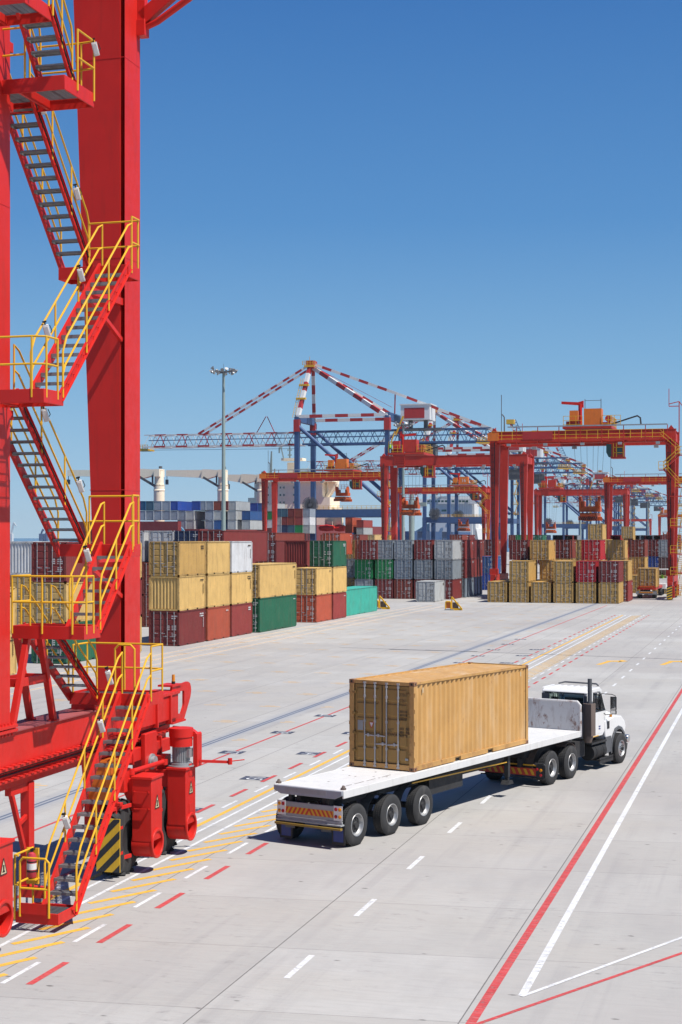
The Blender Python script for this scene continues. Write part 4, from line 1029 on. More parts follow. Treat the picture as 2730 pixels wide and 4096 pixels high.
        # cab
        mb=MB(); cx=x+3.4; mb.box(cx-.2,cx+1.4,-.3,1.6,Hh-3.5,Hh-1.7); mb.box(cx-.3,cx+1.5,-.4,1.7,Hh-3.7,Hh-3.45); cb=mb.build('operator_cab',m,tr)
        mb=MB(); mb.prism([(cx-.9,Hh-1.8),(cx-.2,Hh-1.8),(cx-.2,Hh-3.6),(cx-.6,Hh-3.5),(cx-.9,Hh-2.9)],'y',-.2,1.5); mb.box(cx+.5,cx+1.2,-.32,-.29,Hh-3.2,Hh-2.2); mb.build('cab_window',M['teal'],cb)
        mb=MB(); 
        for xx in(cx+.0,cx+.4,cx+1.3): mb.box(xx,xx+.11,-.42,-.32,Hh-3.5,Hh-1.7)
        for zz in(Hh-3.0,Hh-2.3): mb.box(cx,cx+1.35,-.42,-.32,zz,zz+.08)
        mb.build('cab_guard',M['yellow'],cb)
        # spreader
        if spreader:
            z=spreader; mb=MB(); yc=Dp/2
            for dx in(-2.2,-1.3,-.4,.5,1.2,2.0): mb.bar((x+dx,yc-.8,Hh-.2),(x+dx*.7,yc-.5,z+2.6),.035,.035)
            mb.build('hoist_ropes',M['dkgrey'],tr)
            mb=MB(); mb.box(x-1.4,x+1.4,yc-1.0,yc+1.0,z+1.2,z+1.9); mb.box(x-1.1,x+1.1,yc-2.6,yc+2.6,z+.5,z+1.0); 
            for sx in(-1,1):
                mb.prism([(x+sx*1.0,z+.0),(x+sx*1.0,z+.75),(x+sx*.5,z+.9),(x-sx*.0,z+.75),(x,z)],'y',yc-3.05,yc-2.85)
            mb.box(x-1.25,x+1.25,yc-3.05,yc-2.7,z+.0,z+.55); mb.box(x-1.25,x+1.25,yc+2.7,yc+3.05,z+.0,z+.55)
            for sx in(-1.5,1.5):
                mb.lathe([(-.14,0),(-.14,.85),(.14,.85),(.14,0)],(x+sx*.82,yc-.5,z+2.4),'x',16); mb.box(x+sx*.6-.2,x+sx*.6+.2,yc-.8,yc+.8,z+1.8,z+2.6)
            sp=mb.build('spreader',M['spread'],tr)
            mb=MB(); railing(mb,(x-1.4,yc-1,z+2.6),(x+1.4,yc-1,z+2.6),1.0,.03,.7); mb.build('spreader_rail',m,sp)
            mb=MB()
            for i in range(9): xx=x-1.2+i*.27; mb.add([(xx,yc-3.06,z+.08),(xx+.13,yc-3.06,z+.08),(xx+.33,yc-3.06,z+.5),(xx+.20,yc-3.06,z+.5)],[(0,1,2,3)])
            mb.build('black_stripes',M['hazb'],sp)
    return root
def rtg_px(u0,u1,s0,label,**k):
    t0,_=onS(u0,2000,s0); t1,_=onS(u1,2000,s0); return rtg(t0,s0,t1-t0,label,**k)
R4=rtg_px(1962,2706,206,'largest red yard crane at right lifting an ochre container over the right block',trolley=13.0,spreader=10.36,jib=-1)
R2=rtg_px(1524,2112,262,'red yard crane with plain girder, directly left of the largest one',walk=False,trolley=4.6,spreader=12.0,jib=1)
R1=rtg_px(1048,1556,322,'red yard crane farthest left, its left leg in front of the cream ship superstructure',trolley=17.5,spreader=16.0,jib=-1)
R3=rtg_px(1575,1946,425,'red yard crane numbered 16 in front of the white ship superstructure',trolley=19.5,spreader=10.0,num='16',jib=-1)
R5=rtg_px(2138,2512,455,'red yard crane with plain girder seen beneath the girder of the largest crane',walk=False,trolley=4.5,spreader=9.5,jib=1)
R6=rtg_px(2418,2860,365,'red yard crane cut by the right picture edge, behind the legs of the largest crane',trolley=None,full=True)
R7=rtg_px(2420,2606,1180,'small far red yard crane whose girder ends above the grey containers at right',walk=False,full=False)
R8=rtg_px(2634,2860,950,'small far red yard crane near the right edge with a hanging orange spreader',walk=True,trolley=4.0,spreader=8.5,full=False)
# ---------------------------------------------------------------- ship to shore cranes
def sts(s0,label,boom=True,Tt=-149.5,full=True):
    root=lane_thing('quay_crane',Tt,s0,0,label,'crane','blue and red quay cranes along the waterside')
    B=M['blue']; Y=18; G=30
    for x in(0,G):
        for y in(0,Y):
            mb=MB(); w0=1.5 if x==0 else 1.3; mb.bar((x,y,1.5),(x,y,17 if 1 else 0),w0*1.15,w0*1.15); mb.bar((x,y,17),(x,y,47),w0,w0); lg=mb.build('leg',B,root)
            mb=MB(); mb.box(x-.9,x+.9,y-2.5,y+2.5,.2,1.6); mb.build('bogie',B,lg)
            mb=MB(); mb.box(x-.95,x+.95,y-.95,y+.95,42.3,46.2); mb.build('red_collar',M['str'],lg)
    for y in(0,Y):
        mb=MB(); mb.box(0,G,y-.7,y+.7,14.8,17.2); mb.build('portal_beam',B,root)
        mb=MB(); mb.tube((.5,y,44),(G-1,y,19),.62,10); mb.build('diagonal_brace',B,root)
        bands((0,y,47.2),(G,y,47.2),1.0,7,root,'top_tie')
        bands((.3,y,47),(2.2,Y/2+(-1.5 if y==0 else 1.5),64.5),1.15,6,root,'apex_leg')
        bands((2.4,Y/2,64.0),(G+.5,y,46.2),1.25,9,root,'back_stay')
    mb=MB(); mb.box(-.7,.7,0,Y,45.5,47.8); mb.box(G-.7,G+.7,0,Y,45.5,48.0); mb.box(-.7,.7,0,Y,14.8,17); mb.box(G-.7,G+.7,0,Y,14.8,17); mb.build('cross_beam',B,root)
    mb=MB(); mb.box(.9,3.4,Y/2-2.2,Y/2+2.2,63.5,66.0); mb.build('apex_head',M['str'],root)
    mb=MB(); railing(mb,(-.2,Y/2-2.6,64.5),(4.2,Y/2-2.6,64.5),1.3,.06,.9); mb.bar((1.5,Y/2,66),(1.5,Y/2,67.5),.12,.12); mb.box(.4,3.9,Y/2-2.8,Y/2-2.2,63.8,64.4); mb.bar((-.8,0,47),(.6,5,60),.12,.12); mb.bar((-1.6,0,47),(-.2,5,60),.12,.12)
    for i in range(16): f=i/16; mb.bar((-.8+1.4*f,5*f,47+13*f),(-1.6+1.4*f,5*f,47+13*f),.1,.1)
    for f in(.45,.8): mb.box(-1.6+1.4*f,1.6+1.4*f,5*f-.6,5*f+.6,47+13*f,47.6+13*f)
    mb.build('apex_platform',M['yellow'],root)
    gy=Y/2; zb=38.6
    mb=MB(); lattice(mb,(0,gy,zb),(62,gy,zb),4.2,6.5,15,.24,.17); mb.bar((-1,gy-3,zb+2.2),(62,gy-3,zb+2.2),.25,.35); mb.build('main_girder',B,root)
    mb=MB(); railing(mb,(58,gy-3.6,zb),(63,gy-3.6,zb),1.2,.07,.9); mb.box(57.5,63.5,gy-3.8,gy+3.8,zb-.6,zb-.3); mb.build('end_platform',M['yellow'],root)
    mb=MB(); mb.box(33,42.5,gy-3.5,gy+5,45.8,50.6); mb.box(32.6,42.9,gy-3.8,gy+5.3,50.6,50.9); hs=mb.build('machinery_house',M['white'],root)
    mb=MB(); mb.box(34.2,40.8,gy-3.56,gy-3.5,46.3,49.6); mb.build('red_panel',M['str'],hs)
    mb=MB(); mb.box(34,46,gy-3,gy+3,42.6,43.2); mb.box(35,36,gy-1,gy+1,43,45.8); mb.box(40,41,gy-1,gy+1,43,45.8); mb.box(36,44,gy-2,gy+2,33.5,38); mb.build('machine_support',M['dkgrey'],root)
    mb=MB()
    for i in range(5):
        z=19+i*4.6; mb.bar((G+1.2+(i%2)*1.5,-1,z),(G+2.7-(i%2)*1.5,-1,z+4.4),.5,.3); mb.box(G+.8,G+3.1,-1.5,-.6,z-.1,z+.1); railing(mb,(G+.8,-1.5,z),(G+3.1,-1.5,z),1.1,.05,1)
    mb.bar((31.5,gy-4,41),(34,gy-4,47),.7,.4)
    mb.build('access_stairs',M['yellow'],root)
    mb=MB(); 
    for i in range(34):
        g=2*PI*i/34; mb.bar((4.8+math.cos(g)*.7,-1.2,18.6+math.sin(g)*.7),(4.8+math.cos(g)*2.7,-1.2,18.6+math.sin(g)*2.7),.10,.3)
    mb.lathe([(-.3,0),(-.3,1.9),(.3,1.9),(.3,0)],(4.8,-.9,18.6),'y',20) ; mb.lathe([(-.5,0),(-.5,.6),(.0,.6)],(4.8,-1.0,18.6),'y',12)
    mb.build('cable_reel',M['dkgrey'],root)
    mb=MB(); railing(mb,(6,-.7,17.2),(28,-.7,17.2),1.1,.05,1.6); mb.build('portal_rail',M['yellow'],root)
    if boom:
        mb=MB(); lattice(mb,(-1,gy,zb),(-56,gy,zb),4.0,6.0,14,.2,.15); 
        bm=mb.build('boom',M['stw'],root)
        mb=MB()
        for i in range(0,14,2):
            a=-1-55*i/14; b=a-55/14
            for o in(-3.05,3.05):
                mb.bar((a,gy+o,zb),(b,gy+o,zb),.5,.56); mb.bar((a,gy+o*.8,zb+4),(b,gy+o*.8,zb+4),.38,.38)
                mb.bar((a,gy+o,zb),((a+b)/2,gy+o*.8,zb+4),.22,.22); mb.bar(((a+b)/2,gy+o*.8,zb+4),(b,gy+o,zb),.22,.22)
        mb.build('red_bands',M['str'],bm)
        mb=MB(); mb.bar((-1,gy-3.2,zb+2.1),(-54,gy-3.2,zb+2.1),.3,.25); mb.bar((-2,gy,zb-1.2),(-55,gy,zb-.9),.12,.12); mb.build('boom_walkway',M['blue'],bm); mb=MB(); mb.box(-59,-54.5,gy-3,gy+3,zb-1.2,zb-.6); railing(mb,(-59,gy-3,zb-.6),(-54.5,gy-3,zb-.6),1.3,.07,.9); mb.build('boom_tip_platform',M['yellow'],bm)
        for y in(gy-2.4,gy+2.4):
            bands((1.6,y,64.2),(-36.5,y,zb+4.1),.62,18,root,'fore_stay')
        bands((2.8,gy,65),(31,gy-1,54.6),.9,9,root,'long_back_stay'); bands((31,gy-1,54.6),(62,gy,42.6),.85,9,root,'long_back_stay')
        mb=MB(); mb.bar((30.6,gy-1,54.6),(30.4,gy-1,47),.35,.35); mb.bar((2.5,gy-2,64.5),(30,gy-3,50),.1,.1); mb.bar((-10.5,gy,zb+4),(-13.2,gy,zb+9.6),.22,.22); mb.bar((-17,gy,zb+4),(-13.6,gy,zb+9.6),.22,.22); mb.build('stay_link',M['str'],root)
    else:
        # boom luffed up
        a=Vector((-1,gy,zb+1)); d=Vector((-.42,0,.907))
        for y in(gy-2.6,gy+2.6): bands((a.x,y,a.z),(a.x+d.x*50,y,a.z+d.z*50),.75,16,root,'raised_boom')
        mb=MB()
        for i in range(24):
            p=a+d*i*2.08; mb.bar(p+Vector((0,-2.6,0)),p+Vector((0,2.6,0)),.3,.3); mb.bar(p+Vector((0,-2.6 if i%2 else 2.6,0)),p+d*2.08+Vector((0,2.6 if i%2 else -2.6,0)),.22,.22); mb.bar(p,p+Vector((3.6,0,1.6)),.22,.22); mb.bar(p+Vector((3.6,0,1.6)),p+d*2.08,.22,.22)
        mb.bar(a+Vector((3.6,0,1.6)),a+d*50+Vector((3.6,0,1.6)),.4,.4); mb.build('boom_lacing',B,root)
        mb=MB(); p=a+d*50; mb.box(p.x-2,p.x+3,gy-3,gy+3,p.z-1.5,p.z+1.5); mb.build('boom_tip',M['yellow'],root)
        bands((2.4,gy,64),tuple(a+d*34),.5,8,root,'fore_stay')
    return root
sts(477,'nearest quay crane with its red and white boom lowered to the left over the ships')
sts(664,'second quay crane, its yellow apex just right of the white machinery house')
sts(716,'third quay crane standing right behind the second one')
sts(1010,'quay crane with raised boom tip showing above the girder of the largest yard crane',boom=False)
sts(1120,'quay crane behind the ropes of the largest yard crane, nearer of three',boom=False)
sts(1215,'quay crane with raised red and white boom, in the middle of the far cluster',boom=False)
sts(1330,'quay crane with lowered jib lattice right of the far cluster')
sts(1480,'farthest quay crane, its lattice showing right of the plain girder yard crane')
# ---------------------------------------------------------------- light masts
def mast(u,D,h,label):
    t,s=onD(u,D); root=lane_thing('light_mast',t,s,0,label,'light mast','tall floodlight masts')
    mb=MB(); mb.tube((0,0,0),(0,0,h*.5),.42,10,.33); mb.tube((0,0,h*.5),(0,0,h),.33,10,.22); mb.build('pole',M['mastgreen'],root)
    mb=MB(); mb.tube((0,0,h),(0,0,h+.3),.6,14); mb.tube((0,0,h+.3),(0,0,h+1.6),.03,4); 
    for k in range(14):
        g=2*PI*k/14; mb.bar((0,0,h+.2),(math.cos(g)*1.7,math.sin(g)*1.7,h+.3),.1,.1)
    mb.build('lamp_ring',M['dkgrey'],root)
    for k in range(14):
        g=2*PI*k/14; mb=MB(); c=Vector((math.cos(g)*(2.0 if k%2 else 1.5),math.sin(g)*1.8,h+.3+.25*(k%2))); mb.tube(c,c+Vector((math.cos(g)*.34,math.sin(g)*.34,-.22 if k%3 else .3)),.12,8,.34); mb.tube(c+Vector((0,0,.1)),c+Vector((0,0,-.5)),.10,8,.16); mb.build('floodlight',M['galv'],root)
mast(895,262,35.9,'tall grey green floodlight mast left of the nearest quay crane')
mast(1614,360,34.0,'floodlight mast standing in front of the left leg of the plain girder crane')
mast(2323,690,34,'far floodlight mast behind the hanging orange spreader')
mast(2524,1000,33,'far floodlight mast between the red legs at right')
mast(2593,1060,33,'far floodlight mast right of the small far crane girder')
mast(2644,1300,33,'farthest floodlight mast, left of the right leg of the largest crane')
# ---------------------------------------------------------------- ships
GS='containers carried on the deck of the ship at left'
def shipc(u,yt,D,L,col,label):
    # right front corner at pixel column u, roof at pixel row yt
    z=CH-(yt-CY)*D/F-CHT; t,s=onD(u,D); c=PAL[col]; r=random.Random(int(u*3+yt)); v=r.uniform(.85,1.1)
    me=cached(('sb',L),lambda:body_mesh(L,CHT,True,far=True))
    o=place('ship_container',me,None,loc=W(t,s,z),rz=-YAW); o.color=(*[min(1,x*v*KA) for x in c],1)
    tag(o,label,'container',GS)
PAL['steel']=(.36,.42,.50); PAL['slate']=(.06,.15,.22); PAL['tealblue']=(.01,.12,.26)
rows=[(2004,[(582,'tealblue'),(614,'slate'),(646,'steel'),(680,'steel'),(711,'royal'),(800,'royal'),(823,'steel'),(853,'steel'),(887,'brown'),(912,'maroon'),(944,'palegrey')]),
      (2043,[(582,'steel'),(614,'steel'),(646,'steel'),(680,'steel'),(711,'steel'),(743,'steel'),(776,'palegrey'),(854,'steel'),(888,'palegrey'),(944,'palegrey'),(1001,'blue')]),
      (2081,[(743,'steel'),(776,'palegrey'),(854,'steel'),(888,'blue'),(944,'palegrey'),(1001,'palegrey')])]
cols_={'steel':'blue grey','slate':'slate','tealblue':'teal blue','royal':'royal blue','brown':'brown','maroon':'maroon','palegrey':'pale grey','blue':'blue','white':'white','navy':'navy','orangered':'orange red','darkred':'dark red','brightgreen':'bright green','grey':'grey'}
for ri,(yt,lst) in enumerate(rows):
    for i,(u,c) in enumerate(lst):
        long_= 12.19 if c in('palegrey','royal','blue') or u in(711,) else 6.06
        shipc(u,yt,430,long_,c,'%s container on the ship, %s visible layer, number %d from the left'%(cols_[c],('top','second','third')[ri],i+1))
for ri,yt in enumerate((2012,2045,2078)):
    for i,(u,c) in enumerate(((1000,'royal'),(1030,'royal'),(1062,'blue'),(1092,'palegrey'),(1125,'slate'),(1150,'slate'),(1178,'maroon'),(1210,'brown'),(1240,'steel'))):
        cc=c if ri==0 else ['palegrey','steel','maroon','navy','brown','slate','darkred','brightgreen','white'][(i*2+ri)%9]
        shipc(u,yt+22 if u>1110 else yt,470,12.19 if u<1110 else 6.06,cc,'%s container stowed before the cream superstructure, layer %d, place %d'%(cols_[cc],ri+1,i+1))
def bx(u0,u1,y0,y1,D,depth,mb):
    # lane-frame box whose front face spans the pixel rectangle at distance D (built relative to the world origin)
    t0,s0=onD(u0,D); t1,s1=onD(u1,D); s=(s0+s1)/2; k0=CH-(y1-CY)*D/F; k1=CH-(y0-CY)*D/F
    t0=onS(u0,2000,s)[0]; t1=onS(u1,2000,s)[0]
    mb.box(t0,t1,s,s+depth,k0,k1); return t0,t1,s,k0,k1
ship=lane_thing('container_ship',0,0,0,'cargo ship with cream cranes and cream superstructure lying behind the containers at left','ship')
mb=MB(); mb.prism([(-188,-2.3),(-152.6,-2.3),(-152.6,12.5),(-188,12.5)],'y',432,640); mb.prism([(-186,-2.3),(-154.6,-2.3),(-152.6,10.5),(-188,10.5)],'y',398,432); hu=mb.build('hull',M['maroonhull'],ship)
t0,s0=onD(715,428); mb=MB(); mb.prism([(t0,CH-(2124-CY)*.069),(t0+2.6,CH-(2124-CY)*.069),(t0,CH-(2086-CY)*.069)],'y',s0-2,s0-1.6); mb.build('light_blue_splash_plate',paint('pale_blue_paint',(.22,.55,.78),.5),ship)
mb=MB(); T=bx(300,712,2086,2125,425,2.5,mb); mb.build('forecastle_bulwark',M['maroonhull'],ship)
def deckcrane(u,D,ytop,boomL,label=None):
    t,s=onD(u,D); px=D/F; z=lambda y:CH-(y-CY)*px
    mb=MB(); mb.tube((t,s,z(2110)),(t,s,z(1940)),22*px,14); mb.tube((t,s,z(1940)),(t,s,z(ytop+12)),19*px,14,18*px); mb.tube((t,s,z(1945)),(t,s,z(1938)),22*px,14)
    mb.tube((t,s,z(1962)),(t,s,z(1945)),24*px,14,17*px); mb.box(t-12*px,t+12*px,s-2,s+2,z(ytop+35),z(ytop+5)); c=mb.build('crane_column',M['cream'],ship)
    mb=MB(); x0=t-2*px
    mb.prism([(x0+14*px,z(ytop+8)),(x0-60*px,z(ytop+3)),(x0-80*px,z(ytop+3)),(x0-86*px,z(ytop+40)),(x0-58*px,z(ytop+40)),(x0-18*px,z(ytop+30)),(x0+14*px,z(ytop+30))],'y',s-1.2,s+1.2)
    mb.prism([(x0-60*px,z(ytop+5)),(x0-boomL*px,z(ytop+4)),(x0-boomL*px,z(ytop+28)),(x0-90*px,z(ytop+36)),(x0-60*px,z(ytop+34))],'y',s-.8,s+.8) if boomL>100 else None
    mb.build('crane_jib',M['cream'],c)
    mb=MB(); mb.bar((x0-75*px,s-1.3,z(ytop+35)),(x0-10*px,s-1.3,z(ytop+72)),.5,.7); mb.tube((t+6*px,s,z(ytop+2)),(t+6*px,s,z(ytop-7)),7*px,10); 
    if boomL>100: mb.bar((x0-boomL*px,s,z(ytop+12)),(x0-boomL*px,s,z(ytop+50)),.15,.15); mb.box(x0-boomL*px-.4,x0-boomL*px+.4,s-.4,s+.4,z(ytop+62),z(ytop+42))
    mb.tube((t-20*px,s-1.5,z(1935)),(t-20*px,s-1.5,z(ytop+30)),.3,5)
    mb.build('crane_gear',M['dkgrey'],c)
deckcrane(637,455,1872,395); deckcrane(892,500,1874,238); deckcrane(1048,545,1893,140)
mb=MB()
bx(993,1320,1990,2100,600,14,mb); bx(1018,1290,1925,1990,600,12,mb); bx(1018,1330,1915,1928,598,10,mb); 
D=600; px=D/F
t_,s_=onD(1340,D); zz=lambda y:CH-(y-CY)*px
mb.prism([(t_-26*px,zz(1928)),(t_+12*px,zz(1928)),(t_+12*px,zz(1950)),(t_-5*px,zz(1962)),(t_-50*px,zz(2030)),(t_-50*px,zz(2010)),(t_-22*px,zz(1960))],'y',s_-1,s_+2)
bx(1150,1180,1850,1925,605,4,mb); bx(1125,1210,1832,1842,603,5,mb); bx(1300,1340,2030,2110,598,10,mb)
ho=mb.build('superstructure',M['cream'],ship)
for y in(1950,1980,2010):
    for u in(1033,1050,1072,1122,1136,1165,1177,1217,1238,1262,1275):
        if (u*7+y)%5==0: continue
        mb=MB(); 
        mb2=bx(u-3,u+3,y-4,y+4,598.6 if y<1990 else 599,.3,mb); mb.build('porthole',M['glass'],ho)
mb=MB()
t_,s_=onD(1160,602)
for (u0,y0,u1,y1) in((1135,1832,1125,1790),(1118,1790,1130,1790),(1118,1812,1118,1790),(1160,1832,1160,1775),(1150,1800,1170,1800),(1152,1820,1168,1820),(1160,1775,1160,1760),(1100,1915,1100,1875),(1080,1915,1087,1810),(1087,1915,1087,1805)):
    a,b=onD(u0,602); c_,d_=onD(u1,602); mb.bar((a,b,CH-(y0-CY)*602/F),(c_,d_,CH-(y1-CY)*602/F),.5,.5)
mb.build('radar_masts',M['mastgreen'],ship)
# cargo gear and lifeboat at the stern
mb=MB(); bx(1300,1365,2062,2118,520,3,mb); bx(1310,1330,2085,2118,519,2,mb); mb.build('lifeboat_davit',M['cream'],ship)
mb=MB(); t_,s_=onD(1308,518); z_=CH-(2112-CY)*518/F; mb.lathe([(-3,0),(-2.4,.9),(0,1.2),(2.4,.9),(3,0)],(t_,s_,z_),'x',10); t_,s_=onD(1360,518); mb.lathe([(-2,0),(-1.6,1),(0,1.3),(1.6,1),(2,0)],(t_,s_,z_),'x',10); mb.build('lifeboats',M['red'],ship)
for i,(u,yt,c) in enumerate(((1410,2070,'orangered'),(1410,2100,'orangered'),(1410,2130,'blue'),(1455,2080,'darkred'),(1455,2110,'palegrey'),(1455,2138,'palegrey'))):
    shipc(u,yt,520,12.19,c,'%s container on the ship stern deck right of the white lifeboat gear, place %d'%(cols_[c],i+1))
ship2=lane_thing('cargo_ship',0,0,0,'white cargo ship whose superstructure shows between the blue legs of the second quay crane','ship')
mb=MB(); bx(1720,1890,1985,2160,800,18,mb); bx(1680,1990,1995,2015,798,6,mb); bx(1650,1700,2015,2030,799,5,mb); bx(1930,1985,2015,2035,797,5,mb)
D=810; t_,s_=onD(1800,D); px=D/F; zz=lambda y:CH-(y-CY)*px
mb.prism([(t_-150*px,zz(2160)),(t_+115*px,zz(2160)),(t_+108*px,zz(2115)),(t_+70*px,zz(2080)),(t_-60*px,zz(2080)),(t_-100*px,zz(2100)),(t_-150*px,zz(2130))],'y',s_,s_+25)
h2=mb.build('superstructure',M['white'],ship2)
for y,us in((2005,range(1715,1900,14)),(2042,(1742,1752,1772,1782)),(2075,(1742,1812,1860)),(2060,(1722,1812))):
    for u in us: mb=MB(); bx(u-5,u+5,y-4,y+4,796.5,.3,mb); mb.build('window',M['teal'],h2)
mb=MB(); mb.box(-152.7,-153.2,650,900,3,11); mb.prism([(-185,-2.3),(-153,-2.3),(-153,11),(-185,11)],'y',660,900); mb.build('hull',M['blue'],ship2)
mb=MB()
for (u0,y0,u1,y1) in((1748,1985,1740,1955),(1765,1985,1765,1940),(1790,1985,1795,1950),(1750,1960,1800,1960),(1705,1990,1725,1950),(1888,2010,1915,1985)):
    a,b=onD(u0,800); c_,d_=onD(u1,800); mb.bar((a,b,CH-(y0-CY)*800/F),(c_,d_,CH-(y1-CY)*800/F),.8,.8)
mb.build('masts',M['white'],ship2)
t_,s_=onD(1648,610); tag(MB().tube((t_,s_,0),(t_,s_,23),1.0,14,1.2).tube((t_,s_,23),(t_,s_,27),.7,10).box(t_-6,t_+6,s_-1,s_+1,20.5,22).build('vent_tower',M['mastgreen']),'slim grey green round tower below the hanging spreader of the plain girder crane','tower').location=(0,0,0)
bpy.data.objects['vent_tower'].rotation_euler=(0,0,-YAW)
# tiny harbour cranes on the far shore at the left
for u,h,lean,mt,lb in((45,95,12,'white','tiny white harbour crane on the far shore beside the near red leg'),(165,55,8,'blue','tiny blue harbour crane on the horizon, left of two'),(183,72,12,'blue','taller tiny blue harbour crane on the horizon'),(210,60,-10,'cream','tiny cream harbour crane right of the blue ones')):
    D=3600; t,s=onD(u,D); r=lane_thing('harbour_crane',t,s,0,lb,'crane'); k=D/F
    mb=MB(); mb.box(-4,4,-4,4,-2,18); mb.bar((0,0,18),(lean*k,0,8+h*k*.65),3.2,3.2); mb.bar((lean*k,0,8+h*k*.65),(lean*k+ (10*k if mt=='white' else 2),0,8+h*k*.5),2,2); mb.build('jib',M[mt],r)
# ---------------------------------------------------------------- yellow barriers
for t,s,lb in((-35.6,169.0,'yellow wedge shaped barrier standing alone on the open concrete'),(-44.0,169.5,'yellow wedge shaped barrier half hidden behind the turquoise container')):
    r=lane_thing('rail_barrier',t,s,0,lb,'barrier','yellow wedge barriers')
    mb=MB(); ringplate(mb,[(.75,.1),(3.0,.1),(2.9,.45),(1.15,2.0),(.95,2.0)],[(1.15,.45),(2.25,.45),(1.15,1.35)],0,0.12) if 0 else None
    P=[(.75,.08),(3.1,.08),(3.1,.3),(1.25,2.05),(.95,2.05)]; Q=[(1.25,.55),(2.15,.55),(1.25,1.4)]
    mb.bar((.85,0,.15),(3.05,0,.15),.2,.34); mb.bar((1.05,0,.1),(1.05,0,2.05),.2,.34); mb.bar((3.0,0,.2),(1.1,0,1.95),.2,.34,up=(0,1,0)); mb.build('side_frame',M['yellow'],r)
    mb=MB(); mb.box(1.2,2.3,.05,.08,.3,1.2); mb.build('dark_opening',M['brownmet'],r)  # dark sheet painted for the shade in the frame's window hole
    mb=MB(); mb.path([(-.05,-.3,.2),(-.05,-.3,1.15),(.1,-.3,1.3),(.8,-.3,1.3),(.95,-.3,1.15),(.95,-.3,.2)],.12,8); mb.build('front_hoop',M['yellow'],r)
    mb=MB(); mb.prism([(.98,.2),(2.3,.35),(.98,1.35)],'x',2.11,2.13) if 0 else mb.box(.05,.85,-.24,-.16,.3,1.2); mb.build('buffer_panel',M['orange'],r)
    r.scale=(.60,.60,.74)
    mb=MB(); mb.box(-.2,1.5,-.5,.3,0,.16); mb.build('base_plate',M['palebase'] if 'palebase' in M else M['motor'],r)
# ---------------------------------------------------------------- the flatbed truck (local x forward, y to its left)
TYAW=.573; TX,TYY=2.028,42.987; TW=2.14
trz=PI/2-TYAW
truck=thing('flatbed_truck',(TX,TYY,0),trz,'white bonneted truck pulling a white flatbed trailer with one ochre container','truck')
DZ=1.52
def T_(mb,name,mat,parent=None,bev=0,ang=32): return mb.build(name,mat,parent or truck,ang,bev)
y0,y1=-.06,TW-.06
mb=MB(); mb.box(-3.72,11.1,y0+.02,y1-.02,DZ-.05,DZ); mb.box(-3.74,11.12,y0-.02,y0+.02,DZ-.20,DZ+.004); mb.box(-3.74,11.12,y1-.02,y1+.02,DZ-.20,DZ+.004)
dk=T_(mb,'deck',M['deckwhite'],bev=.008)
mb=MB(); mb.prism([(y0+.0,DZ-.005),(y1,DZ-.005),(y1,DZ-.12),(y1-.22,DZ-.22),(y0+.22,DZ-.22),(y0,DZ-.12)],'x',-3.80,-3.741); T_(mb,'rear_beam',M['rearbeam'],dk,bev=.01)
mb=MB(); mb.box(-3.806,-3.80,.42,1.72,DZ-.15,DZ-.03); T_(mb,'number_plate_panel',M['grey'],dk)
for a in(-3.55,2.35,10.7):
    for b in(.05,TW-.05):
        mb=MB(); mb.tube((a,b,DZ),(a,b,DZ+.05),.075,8); mb.tube((a,b,DZ+.05),(a,b,DZ+.11),.06,6,.03); 
        if a<0: T_(mb,'twist_lock',M['brownmet'],dk)
mb=MB()
r=random.Random(3)
for k in range(16):
    a=r.uniform(-3.3,-.4); b=r.uniform(.2,1.9); k%2 or mb.add([(a+math.cos(g*PI/4)*r.uniform(.03,.06),b+math.sin(g*PI/4)*r.uniform(.02,.035),DZ+.002) for g in range(8)],[tuple(range(8))])
for a in(-3.2,-2.6,-2.0,-1.2): mb.add([(a,.3,DZ+.0025),(a+.5,.32,DZ+.0025),(a+.5,.35,DZ+.0025),(a,.33,DZ+.0025)],[(0,1,2,3)])
T_(mb,'deck_scuffs',M['brownmet'],dk)
mb=MB(); mb.prism([(y0+.02,DZ),(y0+.02,2.38),(y0+.12,2.48),(y1-.12,2.48),(y1-.02,2.38),(y1-.02,DZ)],'x',11.04,11.10); mb.path([(11.07,y0,DZ-.15),(11.07,y0,2.38),(11.07,y0+.12,2.5),(11.07,y1-.12,2.5),(11.07,y1,2.38),(11.07,y1,DZ-.15)],.045,8); T_(mb,'bulkhead',M['bulk'],dk)
mb=MB()
for b in(.62,1.42):
    mb.prism([(-3.6,DZ-.24),(-3.6,DZ-.5),(6.0,DZ-.62),(7.2,DZ-.38),(10.9,DZ-.30),(10.9,DZ-.2),(-3.6,DZ-.2)],'y',b-.06,b+.06)
for i in range(22): a=-3.5+i*.66; mb.box(a,a+.06,.0,TW,DZ-.2,DZ-.06)
mb.box(1.2,3.2,.2,.6,.7,1.2); mb.box(2.0,3.0,1.4,1.9,.7,1.2)
T_(mb,'trailer_chassis',M['chassis'])
mb=MB(); mb.bar((-.0,y0+.12,DZ-.3),(5.8,y0+.12,DZ-.42),.02,.035); T_(mb,'reflective_strip',M['chevy'])
